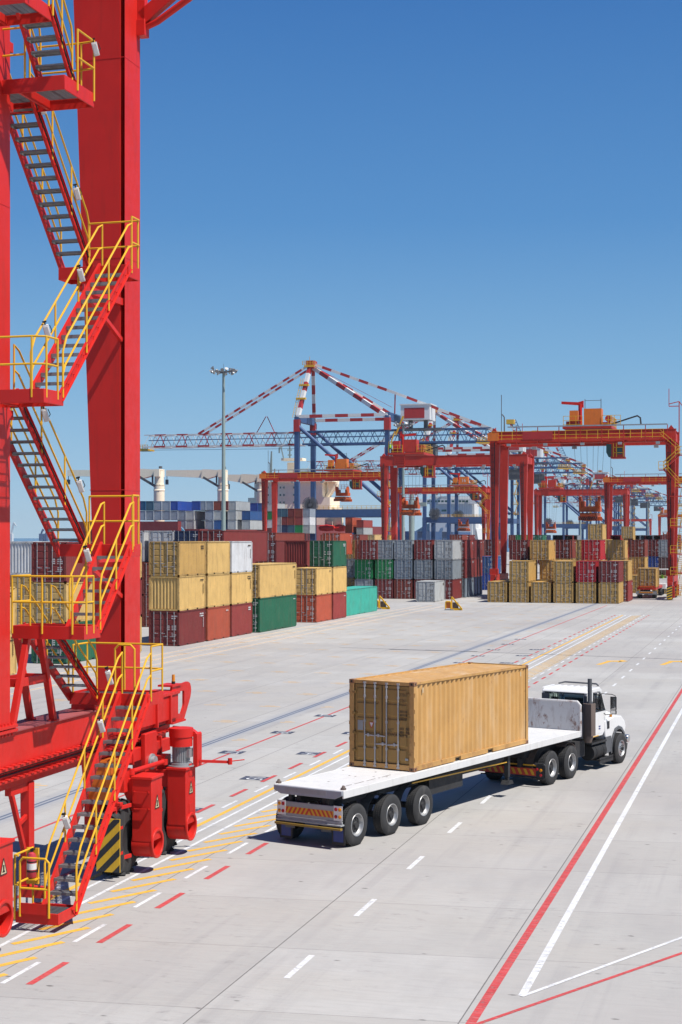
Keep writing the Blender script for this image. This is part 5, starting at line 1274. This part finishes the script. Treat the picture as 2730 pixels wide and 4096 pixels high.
# rear light board
mb=MB(); mb.box(-3.72,-3.66,.02,1.96,.72,1.10); mb.box(-3.80,-3.62,-.03,2.0,.60,.64); mb.box(-3.74,-3.7,-.03,2.0,.64,.72); lb=T_(mb,'rear_light_board',M['grey'],bev=.006)
mb=MB(); mb.box(-3.84,-3.74,-.05,2.03,.50,.56); T_(mb,'underrun_bar',M['shadeyel'],lb,bev=.01); mb=MB(); mb.box(-3.66,-3.5,.4,.5,.5,1.32); mb.box(-3.66,-3.5,1.6,1.7,.5,1.32); T_(mb,'bar_bracket',M['chassis'],lb)
mb=MB(); mb.mi=0; mb.box(-3.728,-3.722,.24,1.76,.80,.97); mb.mi=1
cb=.24+.76
for i in range(6):
    for sgn in(-1,1):
        b=cb+sgn*(.065+i*.135); q=sgn*.1
        pts=[(b,.80),(b+sgn*.068,.80),(b+sgn*.068-q,.97),(b-q,.97)]
        pts=[(min(max(p[0],.24),1.76),p[1]) for p in pts]
        mb.add([(-3.731,p[0],p[1]) for p in pts],[(0,1,2,3)])
mb.build('chevron_plate',[M['chevy'],M['chevr']],lb)
for b,inner in((.10,1),(1.88,-1)):
    mb=MB(); mb.box(-3.735,-3.72,b-.13,b+.13,.74,1.12); pl=T_(mb,'lamp_plate',M['whitebox'],lb)
    for i,(db,z,mt) in enumerate(((-.06,1.03,'lampamb'),(.06,1.03,'lampred'),(-.06,.84,'lampamb'),(.06,.84,'lampred'))):
        mb=MB(); mb.lathe([(-3.76,0),(-3.757,.035),(-3.75,.045),(-3.735,.048)],(0,b+db*inner,z),'x',14); mb.build('tail_lamp',M[mt],pl)
mb=MB(); mb.lathe([(-3.75,0),(-3.72,.025)],(0,.12,.68),'x',8); mb.lathe([(-3.75,0),(-3.72,.025)],(0,2.0,.68),'x',8); T_(mb,'reflector',M['lampred'],lb)
for b in(.16,1.80):
    mb=MB(); mb.box(-3.62,-3.60,b-.20,b+.20,.10,.62); fl=T_(mb,'mudflap',M['chassis']); mb=MB(); mb.box(-3.624,-3.62,b-.15,b+.15,.17,.50); mb.build('blue_panel',M['flap'],fl)
# wheels
def tyre_mesh(r,wd,side):
    mb=MB(); mb.lathe([(-wd/2,.30),(-wd/2-.005,.36),(-wd/2-.012,r*.80),(-wd/2+.015,r-.03),(-wd/2+.04,r),(wd/2-.04,r),(wd/2-.015,r-.03),(wd/2+.012,r*.80),(wd/2+.005,.36),(wd/2,.30)],(0,0,0),'y',44)
    for k in range(60):
        g=2*PI*k/60
        for j in(-.32,-.1,.12,.34):
            u=Vector((math.sin(g),0,math.cos(g))); c=u*(r+.003)+Vector((0,wd*j,0)); tn=Vector((math.cos(g),0,-math.sin(g)))
            mb.bar(c-tn*.018,c+tn*.018,wd*.13,.012,up=u)
    return mb.mesh('tyre',M['tyre'])
def rim_mesh(deep):
    mb=MB()
    if deep: prof=[(-.150,.305),(-.165,.295),(-.16,.275),(-.10,.26),(-.07,.24),(-.06,.12),(-.06,.0)]
    else: prof=[(-.155,.30),(-.16,.28),(-.13,.26),(-.10,.22),(-.13,.14),(-.16,.1),(-.16,0)]
    mb.lathe(prof,(0,0,0),'y',32)
    return mb.mesh('rim',M['alu'])
def hub_mesh(deep):
    mb=MB(); 
    if deep:
        for k in range(8): g=2*PI*k/8+.2; mb.tube((math.sin(g)*.155,-.08,math.cos(g)*.155),(math.sin(g)*.155,-.10,math.cos(g)*.155),.028,8)
        mb.lathe([(-.13,0),(-.13,.075),(-.09,.09)],(0,0,0),'y',16)
        mb.lathe([(-.085,.0),(-.085,.205)],(0,0,0),'y',20)
    else:
        for k in range(10): g=2*PI*k/10; mb.tube((math.sin(g)*.235,-.128,math.cos(g)*.235),(math.sin(g)*.235,-.112,math.cos(g)*.235),.022,8)
        mb.lathe([(-.22,0),(-.22,.06),(-.12,.075)],(0,0,0),'y',16)
        for k in range(10): g=2*PI*k/10+.3; mb.tube((math.sin(g)*.12,-.17,math.cos(g)*.12),(math.sin(g)*.12,-.12,math.cos(g)*.12),.014,6)
    return mb.mesh('hub',M['chassis'])
WT=tyre_mesh(.545,.31,1); RD=rim_mesh(True); RF=rim_mesh(False); HD=hub_mesh(True); HF=hub_mesh(False)
def wh(a,b,deep,flip,sc=1):
    root=bpy.data.objects.new('wheel',None); COL.objects.link(root); root.parent=truck; root.location=(a,b,.545*sc); root.scale=(sc,1,sc)
    if flip: root.rotation_euler=(0,0,PI)
    root.rotation_euler[1]=random.Random(a).uniform(0,1)
    place('tyre',WT,root); place('rim',RD if deep else RF,root); place('hub',HD if deep else HF,root)
    return root
for a in(-3.04,-1.27,.47,8.87,10.40):
    wh(a,.10,True,False); wh(a,TW-.10,True,True)
    if a in(-3.04,8.87,10.40,-1.27,.47): 
        mb=MB(); mb.tube((a,.3,.51),(a,TW-.3,.51),.09,8); T_(mb,'axle',M['chassis'])
wh(14.6,.08,False,False,.98); wh(14.6,TW-.08,False,True,.98)
for a in(-3.04,-1.27,.47):
    for b in(.50,TW-.50):
        mb=MB(); pts=[(math.sin(g)*.64,math.cos(g)*.60) for g in[R(x) for x in range(-100,61,16)]]
        for p,q in zip(pts[:-1],pts[1:]): mb.bar((a+p[0],b,.51+p[1]),(a+q[0],b,.51+q[1]),.3,.015,up=(p[0],0,p[1]))
        T_(mb,'mudguard',M['dkgrey'])
# landing leg and side gear
for b in(.12,TW-.12):
    mb=MB(); mb.box(5.88,6.02,b-.07,b+.07,.62,DZ-.2); mb.box(5.9,6.0,b-.05,b+.05,.5,.7); mb.prism([(5.75,.40),(6.15,.40),(6.05,.52),(5.85,.52)],'y',b-.13,b+.13); T_(mb,'landing_leg',M['chassis'])
# ---- tractor
mb=MB(); mb.box(7.9,15.4,.62,.74,.62,.9); mb.box(7.9,15.4,1.4,1.52,.62,.9); mb.box(8.0,11.2,.55,1.6,.9,1.15); mb.box(11.2,12.0,.2,1.9,.55,1.1); mb.box(13.5,15.3,.5,1.65,.6,1.3); T_(mb,'tractor_chassis',M['chassis'])
mb=MB(); mb.box(8.08,8.12,-.12,TW+.1,.36,.60); tb_=T_(mb,'tractor_light_bar',M['chevr']); 
mb=MB()
for k in range(10): b=-.02+k*.22; mb.add([(8.076,b,.39),(8.076,b+.1,.39),(8.076,b+.19,.57),(8.076,b+.09,.57)],[(0,1,2,3)])
mb.box(8.07,8.13,.1,TW,.68,.72); T_(mb,'yellow_chevrons',M['chevy'],tb_)
mb=MB(); mb.path([(8.1,.2,.76),(8.1,-.1,.76),(8.1,-.16,.70),(8.1,-.16,.34),(8.1,-.1,.28),(8.1,.3,.28)],.03,7); mb.box(8.06,8.14,-.13,.15,.3,.72); mb.box(8.04,8.1,.1,TW,.28,.31); T_(mb,'bar_frame',M['chassis'],tb_)
mb=MB(); mb.lathe([(8.03,0),(8.04,.05),(8.06,.055)],(0,-.02,.56),'x',12); T_(mb,'brake_lamp',M['lampamb'],tb_); mb=MB(); mb.lathe([(8.03,0),(8.04,.045),(8.06,.05)],(0,.11,.58),'x',12); mb.lathe([(8.03,0),(8.04,.045),(8.06,.05)],(0,-.02,.40),'x',12); T_(mb,'tail_lamp',M['lampred'],tb_)
for a0 in(8.87,10.40):
    for b in((.5,TW-.5) if a0<9 else (.22,TW-.22)):
        mb=MB(); pts=[(math.sin(g)*.68,math.cos(g)*.66) for g in[R(x) for x in(range(-95,31,18) if a0<9 else range(-30,100,18))]]
        for p,q in zip(pts[:-1],pts[1:]): mb.bar((a0+p[0],b,.53+p[1]),(a0+q[0],b,.53+q[1]),.34,.015,up=(p[0],0,p[1]))
        T_(mb,'mudguard',M['brownmet'])
# cab body
cb0,cb1=.10,TW-.34
def shell(mb,prof,b0,b1,ins=0):
    mb.prism([(a,z) for a,z in prof],'y',b0,b1)
cab=MB()
# side profile with slanted screen: lower body, pillars, roof
cab.prism([(12.0,1.12),(12.0,2.0),(13.62,2.0),(13.62,1.35),(13.3,1.12)],'y',cb0,cb1)
cab.prism([(12.0,1.99),(12.0,2.70),(12.12,2.70),(12.14,1.99)],'y',cb0,cb0+.16); cab.prism([(12.0,1.99),(12.0,2.70),(12.12,2.70),(12.14,1.99)],'y',cb1-.16,cb1)
cab.box(12.0,12.08,cb0,cb1,1.9,2.06)
for b in(cb0+.0,cb1-.07): cab.bar((13.58,b+.035,1.98),(13.18,b+.035,2.64),.07,.08); cab.bar((12.42,b+.035,1.98),(12.42,b+.035,2.62),.07,.1) if 0 else None
for b in(cb0,cb1-.06): cab.prism([(12.1,1.99),(12.1,2.70),(12.5,2.70),(12.46,1.99)],'y',b,b+.06)
cab.prism([(11.97,2.67),(11.98,2.72),(12.1,2.80),(13.05,2.83),(13.24,2.74),(13.26,2.60),(13.0,2.67)],'y',cb0-.0,cb1+.0)
c_=T_(cab,'cab',M['white'],bev=.035)
mb=MB()
for i in range(7): b=cb0+.25+i*.24; mb.prism([(12.15,2.795),(12.2,2.825),(13.0,2.85),(13.05,2.825)],'y',b,b+.09)
T_(mb,'roof_ribs',M['white'],c_,bev=.01)
mb=MB(); mb.box(11.955,11.985,cb0+.10,cb1-.1,2.67,2.70); mb.path([(13.15,cb0+.1,2.87),(13.33,cb0+.25,2.91),(13.35,cb1-.25,2.92),(13.15,cb1-.1,2.88)],.03,7); mb.path([(11.99,cb0+.12,2.05),(11.99,cb0+.12,2.65),(11.99,cb1-.12,2.65),(11.99,cb1-.12,2.05),(11.99,cb0+.12,2.05)],.022,6); mb.box(11.96,11.99,cb0,cb0+.1,1.9,2.6);mb.box(11.96,11.99,cb1-.28,cb1-.0,1.6,2.64)
T_(mb,'roof_trim',M['dkgrey'],c_)
mb=MB(); mb.box(12.02,12.03,cb0+.13,cb1-.13,2.06,2.66); T_(mb,'rear_window',M['clear'],c_)
mb=MB(); mb.add([(13.56,cb0+.06,2.0),(13.56,cb1-.06,2.0),(13.19,cb1-.06,2.6),(13.19,cb0+.06,2.6)],[(0,1,2,3)]); T_(mb,'windscreen',M['clear'],c_)
for b in(cb0+.02,cb1-.02):
    mb=MB(); mb.add([(12.46,b,2.0),(13.5,b,2.0),(13.16,b,2.6),(12.5,b,2.6)],[(0,1,2,3)]); T_(mb,'side_window',M['clear'],c_)
mb=MB(); 
for b in(.55,1.5): mb.box(12.3,12.5,b-.22,b+.22,1.8,2.32); mb.box(12.33,12.43,b-.12,b+.12,2.3,2.48); mb.box(12.3,12.85,b-.22,b+.22,1.75,1.95)
mb.box(13.2,13.55,cb0+.1,cb1-.1,1.85,2.05); T_(mb,'seats_and_dash',M['chassis'],c_)
mb=MB(); mb.lathe([(0,.2),(.02,.22),(.04,.2)],(13.1,.55,2.12),'x',16); T_(mb,'steering_wheel',M['chassis'],c_)
mb=MB()
for b,s_ in((cb0,-1),(cb1,1)):
    mb=MB(); o=b+s_*.006
    mb.prism([(12.42,1.22),(12.42,1.97),(13.45,1.97),(13.42,1.5),(13.25,1.22)],'y',min(b,o),max(b,o)); d_=T_(mb,'door',M['white'],c_,bev=.004)
    mb=MB(); mb.box(12.5,12.60,o-.015,o+.015,1.52,1.80); mb.build('handle',M['chassis'],d_)
    mb=MB(); mb.prism([(12.44,1.985),(13.5,1.985),(13.46,2.04),(13.14,2.55),(12.52,2.55),(12.49,2.6),(13.18,2.6),(13.56,2.0),(13.53,1.96),(12.44,1.96)],'y',min(b,o)-.004,max(b,o)+.004) if 0 else [mb.bar(p,q,.014,.03) for p,q in (((12.47,o,2.0),(13.5,o,2.0)),((12.47,o,2.0),(12.5,o,2.58)),((12.5,o,2.58),(13.17,o,2.58)),((13.5,o,2.0),(13.17,o,2.58)),((13.15,o,2.0),(13.05,o,2.58)))]
    mb.build('window_seal',M['chassis'],d_)
    mb=MB(); mb.box(12.85,13.1,min(b,o)-.003,max(b,o)+.003,1.45,1.6) if 0 else mb.box(12.95,13.1,o-.004,o+.004,1.44,1.49); mb.box(12.95,13.1,o-.004,o+.004,1.36,1.41); mb.build('badge',M['flap'],d_)
    mb=MB(); mb.box(12.1,12.95,o-.003,o+.003,1.14,1.17); mb.build('reflective_strip',M['chevy'],d_)
    # mirrors
    mb=MB(); q=b+s_*(.28 if s_<0 else .42)
    mb.path([(13.1,b,2.6),(13.45,q,2.56),(13.62,q+s_*.06,2.5),(13.66,q+s_*.06,1.86),(13.45,b+s_*.05,1.83),(13.4,b,1.9)],.016,6); mb.box(13.60,13.66,q-.10,q+.12,2.0,2.46); mb.box(13.60,13.66,q-.10,q+.12,1.86,1.98); mr=T_(mb,'mirror',M['chassis'],c_,bev=.01)
    mb=MB(); mb.box(13.594,13.599,q-.08,q+.10,2.02,2.44); mb.box(13.594,13.599,q-.08,q+.10,1.87,1.97); mb.build('mirror_glass',M['chrome'],mr)
# hood and fenders
mb=MB()
mb.prism([(13.5,1.3),(13.5,1.92),(14.5,1.84),(15.15,1.68),(15.32,1.50),(15.36,.95),(15.1,.85),(15.1,1.2)],'y',.42,TW-.42)
hd=T_(mb,'hood',M['white'],bev=.06)
for b0,b1 in((.06,.5),(TW-.5,TW-.06)):
    mb=MB()
    mb.prism([(13.45,1.12),(13.45,1.62),(13.9,1.66),(14.25,1.72),(14.9,1.66),(15.22,1.46),(15.32,1.25),(15.2,1.02),(15.12,1.06),(14.95,1.22),(14.62,1.30),(14.3,1.24),(14.08,1.02),(13.98,.80),(13.6,.80)],'y',b0,b1); fe_=T_(mb,'fender',M['white'],hd,bev=.04)
    mb=MB(); bb=b0-.02 if b0<1 else b1-.02
    pts=[(14.6+math.sin(R(x))*.66,.52+math.cos(R(x))*.74) for x in range(-98,80,14)]
    for p,q in zip(pts[:-1],pts[1:]): mb.bar((p[0],bb+.02,p[1]),(q[0],bb+.02,q[1]),.07,.10,up=(p[0]-14.6,0,p[1]-.52))
    mb.prism([(13.45,.45),(13.45,1.05),(13.95,1.05),(14.0,.5)],'y',bb,bb+.05) if b0<1 else None
    T_(mb,'wheel_arch',M['dkgrey'],fe_,bev=.01)
    mb=MB(); mb.box(13.62,13.80,b0-.012 if b0<1 else b1+.002,b0+.0 if b0<1 else b1+.012,1.32,1.58); T_(mb,'air_vent',M['chassis'],fe_)
    mb=MB(); mb.lathe([(0,.045),(.07,.05),(.1,0)],(14.1,(b0+.07) if b0<1 else b1-.07,1.69),'z',12); T_(mb,'turn_indicator',M['lampamb'],fe_)
mb=MB(); mb.prism([(15.30,.62),(15.62,.62),(15.66,.75),(15.60,.95),(15.34,.95)],'y',.25,TW-.25); mb.tube((15.5,.02,.78),(15.5,.26,.78),.14,12); mb.tube((15.5,TW-.26,.78),(15.5,TW-.02,.78),.14,12); T_(mb,'bumper',M['chrome'],bev=.03)
mb=MB(); mb.prism([(15.0,.45),(15.4,.42),(15.45,.62),(15.0,.7)],'y',.05,TW-.05); T_(mb,'front_skirt',M['chassis'])
mb=MB(); mb.box(15.36,15.40,.62,1.52,1.0,1.5); T_(mb,'grille',M['chassis'],hd)
# exhaust, tank, steps
mb=MB(); mb.tube((11.84,-.06,2.4),(11.84,-.06,3.22),.075,12); mb.tube((11.84,-.06,2.36),(11.84,-.06,2.44),.11,12); ex=T_(mb,'exhaust_pipe',M['dkgrey'])
mb=MB(); mb.tube((11.78,-.02,1.22),(11.78,-.02,2.38),.17,14); mb.tube((11.78,-.02,1.05),(11.78,-.02,1.22),.12,14,.17); T_(mb,'silencer',M['brownmet'],ex)
mb=MB(); mb.box(11.62,11.97,-.22,-.20,1.28,2.38); mb.box(11.95,11.97,-.20,.10,1.28,2.38); mb.box(11.60,11.62,-.22,.0,1.28,2.38); T_(mb,'heat_shield',M['brownmet'],ex,bev=.008)
mb=MB(); mb.tube((12.25,.22,.62),(13.35,.22,.62),.27,22); 
for a in(12.5,13.1): mb.tube((a-.03,.22,.62),(a+.03,.22,.62),.285,22)
T_(mb,'fuel_tank',M['black'],bev=.01)
mb=MB(); mb.box(12.1,13.4,-.02,.35,.92,.98); mb.box(12.7,13.9,-.05,.3,.30,.34); mb.box(12.7,13.9,-.05,-.03,.2,.4)
for i in range(8): mb.box(12.15+i*.15,12.2+i*.15,-.02,.35,.98,1.0)
T_(mb,'step',M['chassis'])
mb=MB()
for i,z in enumerate((1.75,1.95,2.1)): mb.path([(11.3,.6+i*.1,z),(11.5,.8,z-.1),(11.8,.7,z),(11.98,.6,z+.05)],.02,6)
mb.box(11.5,11.9,.5,1.7,1.1,1.5); T_(mb,'air_lines',M['dkgrey'])
# ---- the container on the trailer (stands on it, so a thing of its own)
LC=7.21; HC=2.49
cc=(.70,.395,.13)
tc_=thing('shipping_container',W(0,0,0)*0+Vector((TX,TYY,DZ+.004)),-TYAW,'weathered ochre container riding on the white flatbed trailer, its doors facing the camera','container')
mats_=[M['contnear'],paint('near_container_frame',(1,1,1),.6,.2,(.20,.07,.035),.7,obj=True,rust=.9,streak=(2,2,1.5)),M['gasket_hole']]
b_=place('body',body_mesh(LC,HC,False,Wd=2.14,mats=mats_),tc_,bev=.004); setc(b_,cc)
for sd_ in(-1,1): 
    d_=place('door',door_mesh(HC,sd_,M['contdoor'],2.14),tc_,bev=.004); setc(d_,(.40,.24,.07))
cm_=casting_mesh(mats_[1])
for x in(-.081,-2.14+.081):
    for y in(.089,LC-.089):
        for z in(.059,HC-.059): o=place('corner_casting',cm_,tc_,loc=(x,y,z),bev=.008); setc(o,(.36,.18,.09))
for x,h in((-2.14+.52,1),(-2.14+.86,1),(-.90,-1),(-.52,-1)):
    place('lock_rod',rod_mesh(HC,h),tc_,loc=(x,-.005,0),bev=.003)
for x,s_ in((-.005,1),(-2.135,-1)):
    for k in range(5):
        mb=MB(); mb.box(-.02,.02,-.012,.03,0,.09); o=mb.build('door_hinge',mats_[1],tc_); o.location=(x,.03,.3+k*.45); setc(o,cc)
def stencil(txt,size,x,z,mat='navytext',sx=1):
    me=textmesh(txt,size,M[mat],align='LEFT'); o=place('stencil_text',me,tc_,loc=(x,.022,z)); o.rotation_euler=(R(90),0,0); o.scale=(sx,1,1); return o
stencil('370674  0',.13,-.485,2.12,sx=.8); stencil('2261',.13,-.475,1.96,sx=.85)
stencil('NET',.13,-.86,1.12,sx=.8); stencil('CU.CAP',.13,-.86,.99,sx=.8)
mb=MB(); mb.prism([(-1.47,1.30),(-1.33,1.30),(-1.40,1.14)],'y',.018,.024); w_=mb.build('warning_triangle',M['lighttext'],tc_)
mb=MB()
for p,q in(((-1.47,1.30),(-1.33,1.30)),((-1.33,1.30),(-1.40,1.14)),((-1.40,1.14),(-1.47,1.30))): mb.bar((p[0],.015,p[1]),(q[0],.015,q[1]),.006,.014)
mb.build('triangle_border',M['chevr'],w_)
mb=MB(); mb.box(-1.86,-1.68,.018,.026,1.06,1.34); mb.build('data_plate',M['motor'],tc_)
mb=MB(); mb.box(-.3,-.2,.018,.026,.30,.36); mb.build('data_plate',M['motor'],tc_)
mb=MB()
for k in range(3):
    for i in range(2): 
        for j in range(2+(i==0)): mb.box(-.47+i*.15+j*.045,-.445+i*.15+j*.045,.02,.024,1.62-k*.10,1.69-k*.10)
for k in range(3):
    for i in range(2): 
        for j in range(3): mb.box(-.47+i*.19+j*.045,-.445+i*.19+j*.045,.02,.024,1.14-k*.10,1.21-k*.10)
mb.build('faded_lettering',M['navytext'],tc_)
mb=MB(); mb.box(-2.14-.001,-2.14,0,0,0,0) if 0 else mb.box(.0,.012,.45,.5,HC-.32,HC-.18); mb.box(.0,.012,LC-.6,LC-.55,HC-.32,HC-.18); mb.build('side_vent',M['sign'],tc_)
# ---------------------------------------------------------------- loaded yard truck at right
t_,s_=onD(2550,206)
yt=lane_thing('yard_truck',t_,s_,0,'red yard truck carrying an ochre container beside the right leg of the largest crane','truck')
mb=MB(); mb.box(.0,2.45,0,13,1.15,1.4); mb.box(.2,2.3,-.1,.1,1.2,1.65); dk2=mb.build('trailer_deck',M['red_far'],yt)
mb=MB(); mb.box(.35,2.1,-.12,-.10,1.48,1.58); mb.build('orange_strip',M['orange'],dk2)
mb=MB(); mb.box(-.1,2.55,-.4,-.2,.55,.95); mb.build('bumper',M['grey'],yt); mb=MB(); mb.box(.3,2.1,-.42,-.40,.72,.9); c1=mb.build('chevron_plate',M['chevy'],yt); mb=MB()
for k in range(7): b=.35+k*.25; mb.add([(b,-.425,.72),(b+.1,-.425,.72),(b+.18,-.425,.9),(b+.08,-.425,.9)],[(0,1,2,3)])
mb.build('red_chevrons',M['chevr'],c1)
for y in(.6,1.8,11.5,15.6):
    for x in(.25,2.2): mb=MB(); mb.lathe([(-.25,0),(-.25,.48),(.25,.48),(.25,0)],(0,0,0),'x',20); o=mb.build('wheel',M['tyre'],yt); o.location=(x,y,.5)
mb=MB(); mb.box(.9,2.9,12.2,16.6,.9,1.6); mb.box(1.5,3.0,14.4,16.4,3.5,3.65); 
for x in(1.5,2.9):
    for y in(14.4,16.3): mb.box(x,x+.1,y,y+.1,1.6,3.5)
mb.box(1.5,3.0,14.4,16.4,1.5,2.3); cbx=mb.build('cab',M['white'],yt)
mb=MB(); mb.box(1.6,2.9,14.42,14.44,2.3,3.5); mb.build('rear_window',M['clear'],cbx)
mb=MB(); mb.tube((2.2,15.3,2.1),(2.2,15.3,2.75),.25,10,.2); mb.tube((2.2,15.3,2.75),(2.2,15.3,2.85),.08,8); 
pr=lane_thing('person',t_,s_,0,'driver in a yellow green safety vest sitting in the cab of the red yard truck','person')
mb.build('vest',paint('hi_vis_vest',(.45,.75,.05),.6),pr); mb=MB(); mb.lathe([(0,0),(.03,.07),(.12,.1),(.22,.08),(.26,0)],(2.2,15.3,2.83),'z',12); mb.build('head',paint('dark_hair',(.05,.03,.02),.7),pr)
container(t_+2.45,s_+.3,1.42,'ochre','ochre container loaded on the red yard truck',None)
# ---------------------------------------------------------------- worker on the crane end
def worker(t,s,z,label,facing=0):
    root=lane_thing('person',t,s,z,label,'person'); root.rotation_euler[2]+=facing
    V=[(0,0,.95),(0,0,1.2),(0,0,1.42),(0,0,1.52),(0,0,1.68),(-.1,0,.9),(-.11,.02,.5),(-.12,-.02,.06),(-.12,-.14,.03),(.1,0,.9),(.11,.0,.5),(.12,.0,.06),(.12,-.12,.03),(-.2,0,1.4),(-.27,-.02,1.12),(-.22,-.2,.98),(.2,0,1.4),(.28,0,1.12),(.26,-.12,.88)]
    E=[(0,1),(1,2),(2,3),(3,4),(0,5),(5,6),(6,7),(7,8),(0,9),(9,10),(10,11),(11,12),(2,13),(13,14),(14,15),(2,16),(16,17),(17,18)]
    Rr=[.15,.15,.14,.06,.105,.10,.075,.05,.045,.10,.075,.05,.045,.07,.05,.04,.07,.05,.04]
    me=bpy.data.meshes.new('body'); me.from_pydata(V,E,[]); o=place('body',me,root); m=o.modifiers.new('s','SKIN'); o.modifiers.new('u','SUBSURF').levels=1
    for i,r in enumerate(Rr): me.skin_vertices[0].data[i].radius=(r,r*.8)
    me.skin_vertices[0].data[0].use_root=True; me.materials.append(paint('dark_work_trousers',(.03,.04,.07),.8))
    mb=MB(); mb.lathe([(.92,.17),(1.0,.19),(1.2,.195),(1.42,.18),(1.5,.08)],(0,0,0),'z',14); mb.build('safety_vest',paint('vest_green',(.45,.8,.06),.6),root)
    mb=MB(); mb.lathe([(1.66,.13),(1.72,.13),(1.80,.09),(1.83,0)],(0,0,0),'z',14); mb.build('hard_hat',M['lighttext'],root)
t_,s_=onD(1562,261)
worker(t_,s_,22.27,'worker in a green yellow vest standing on the left end of the plain girder crane',.4)
# ---------------------------------------------------------------- thin sea air
hm=bpy.data.materials.new('sea_haze'); hm.use_nodes=True; hn=hm.node_tree; hn.nodes.clear()
pv=hn.nodes.new('ShaderNodeVolumePrincipled'); pv.inputs['Color'].default_value=(.80,.88,.95,1); pv.inputs['Density'].default_value=.00006; pv.inputs['Anisotropy'].default_value=.2
oo=hn.nodes.new('ShaderNodeOutputMaterial'); hn.links.new(pv.outputs[0],oo.inputs['Volume'])
mb=MB(); mb.box(-2600,2600,-400,4600,-3.6,75); tag(mb.build('haze',hm),kind='stuff')
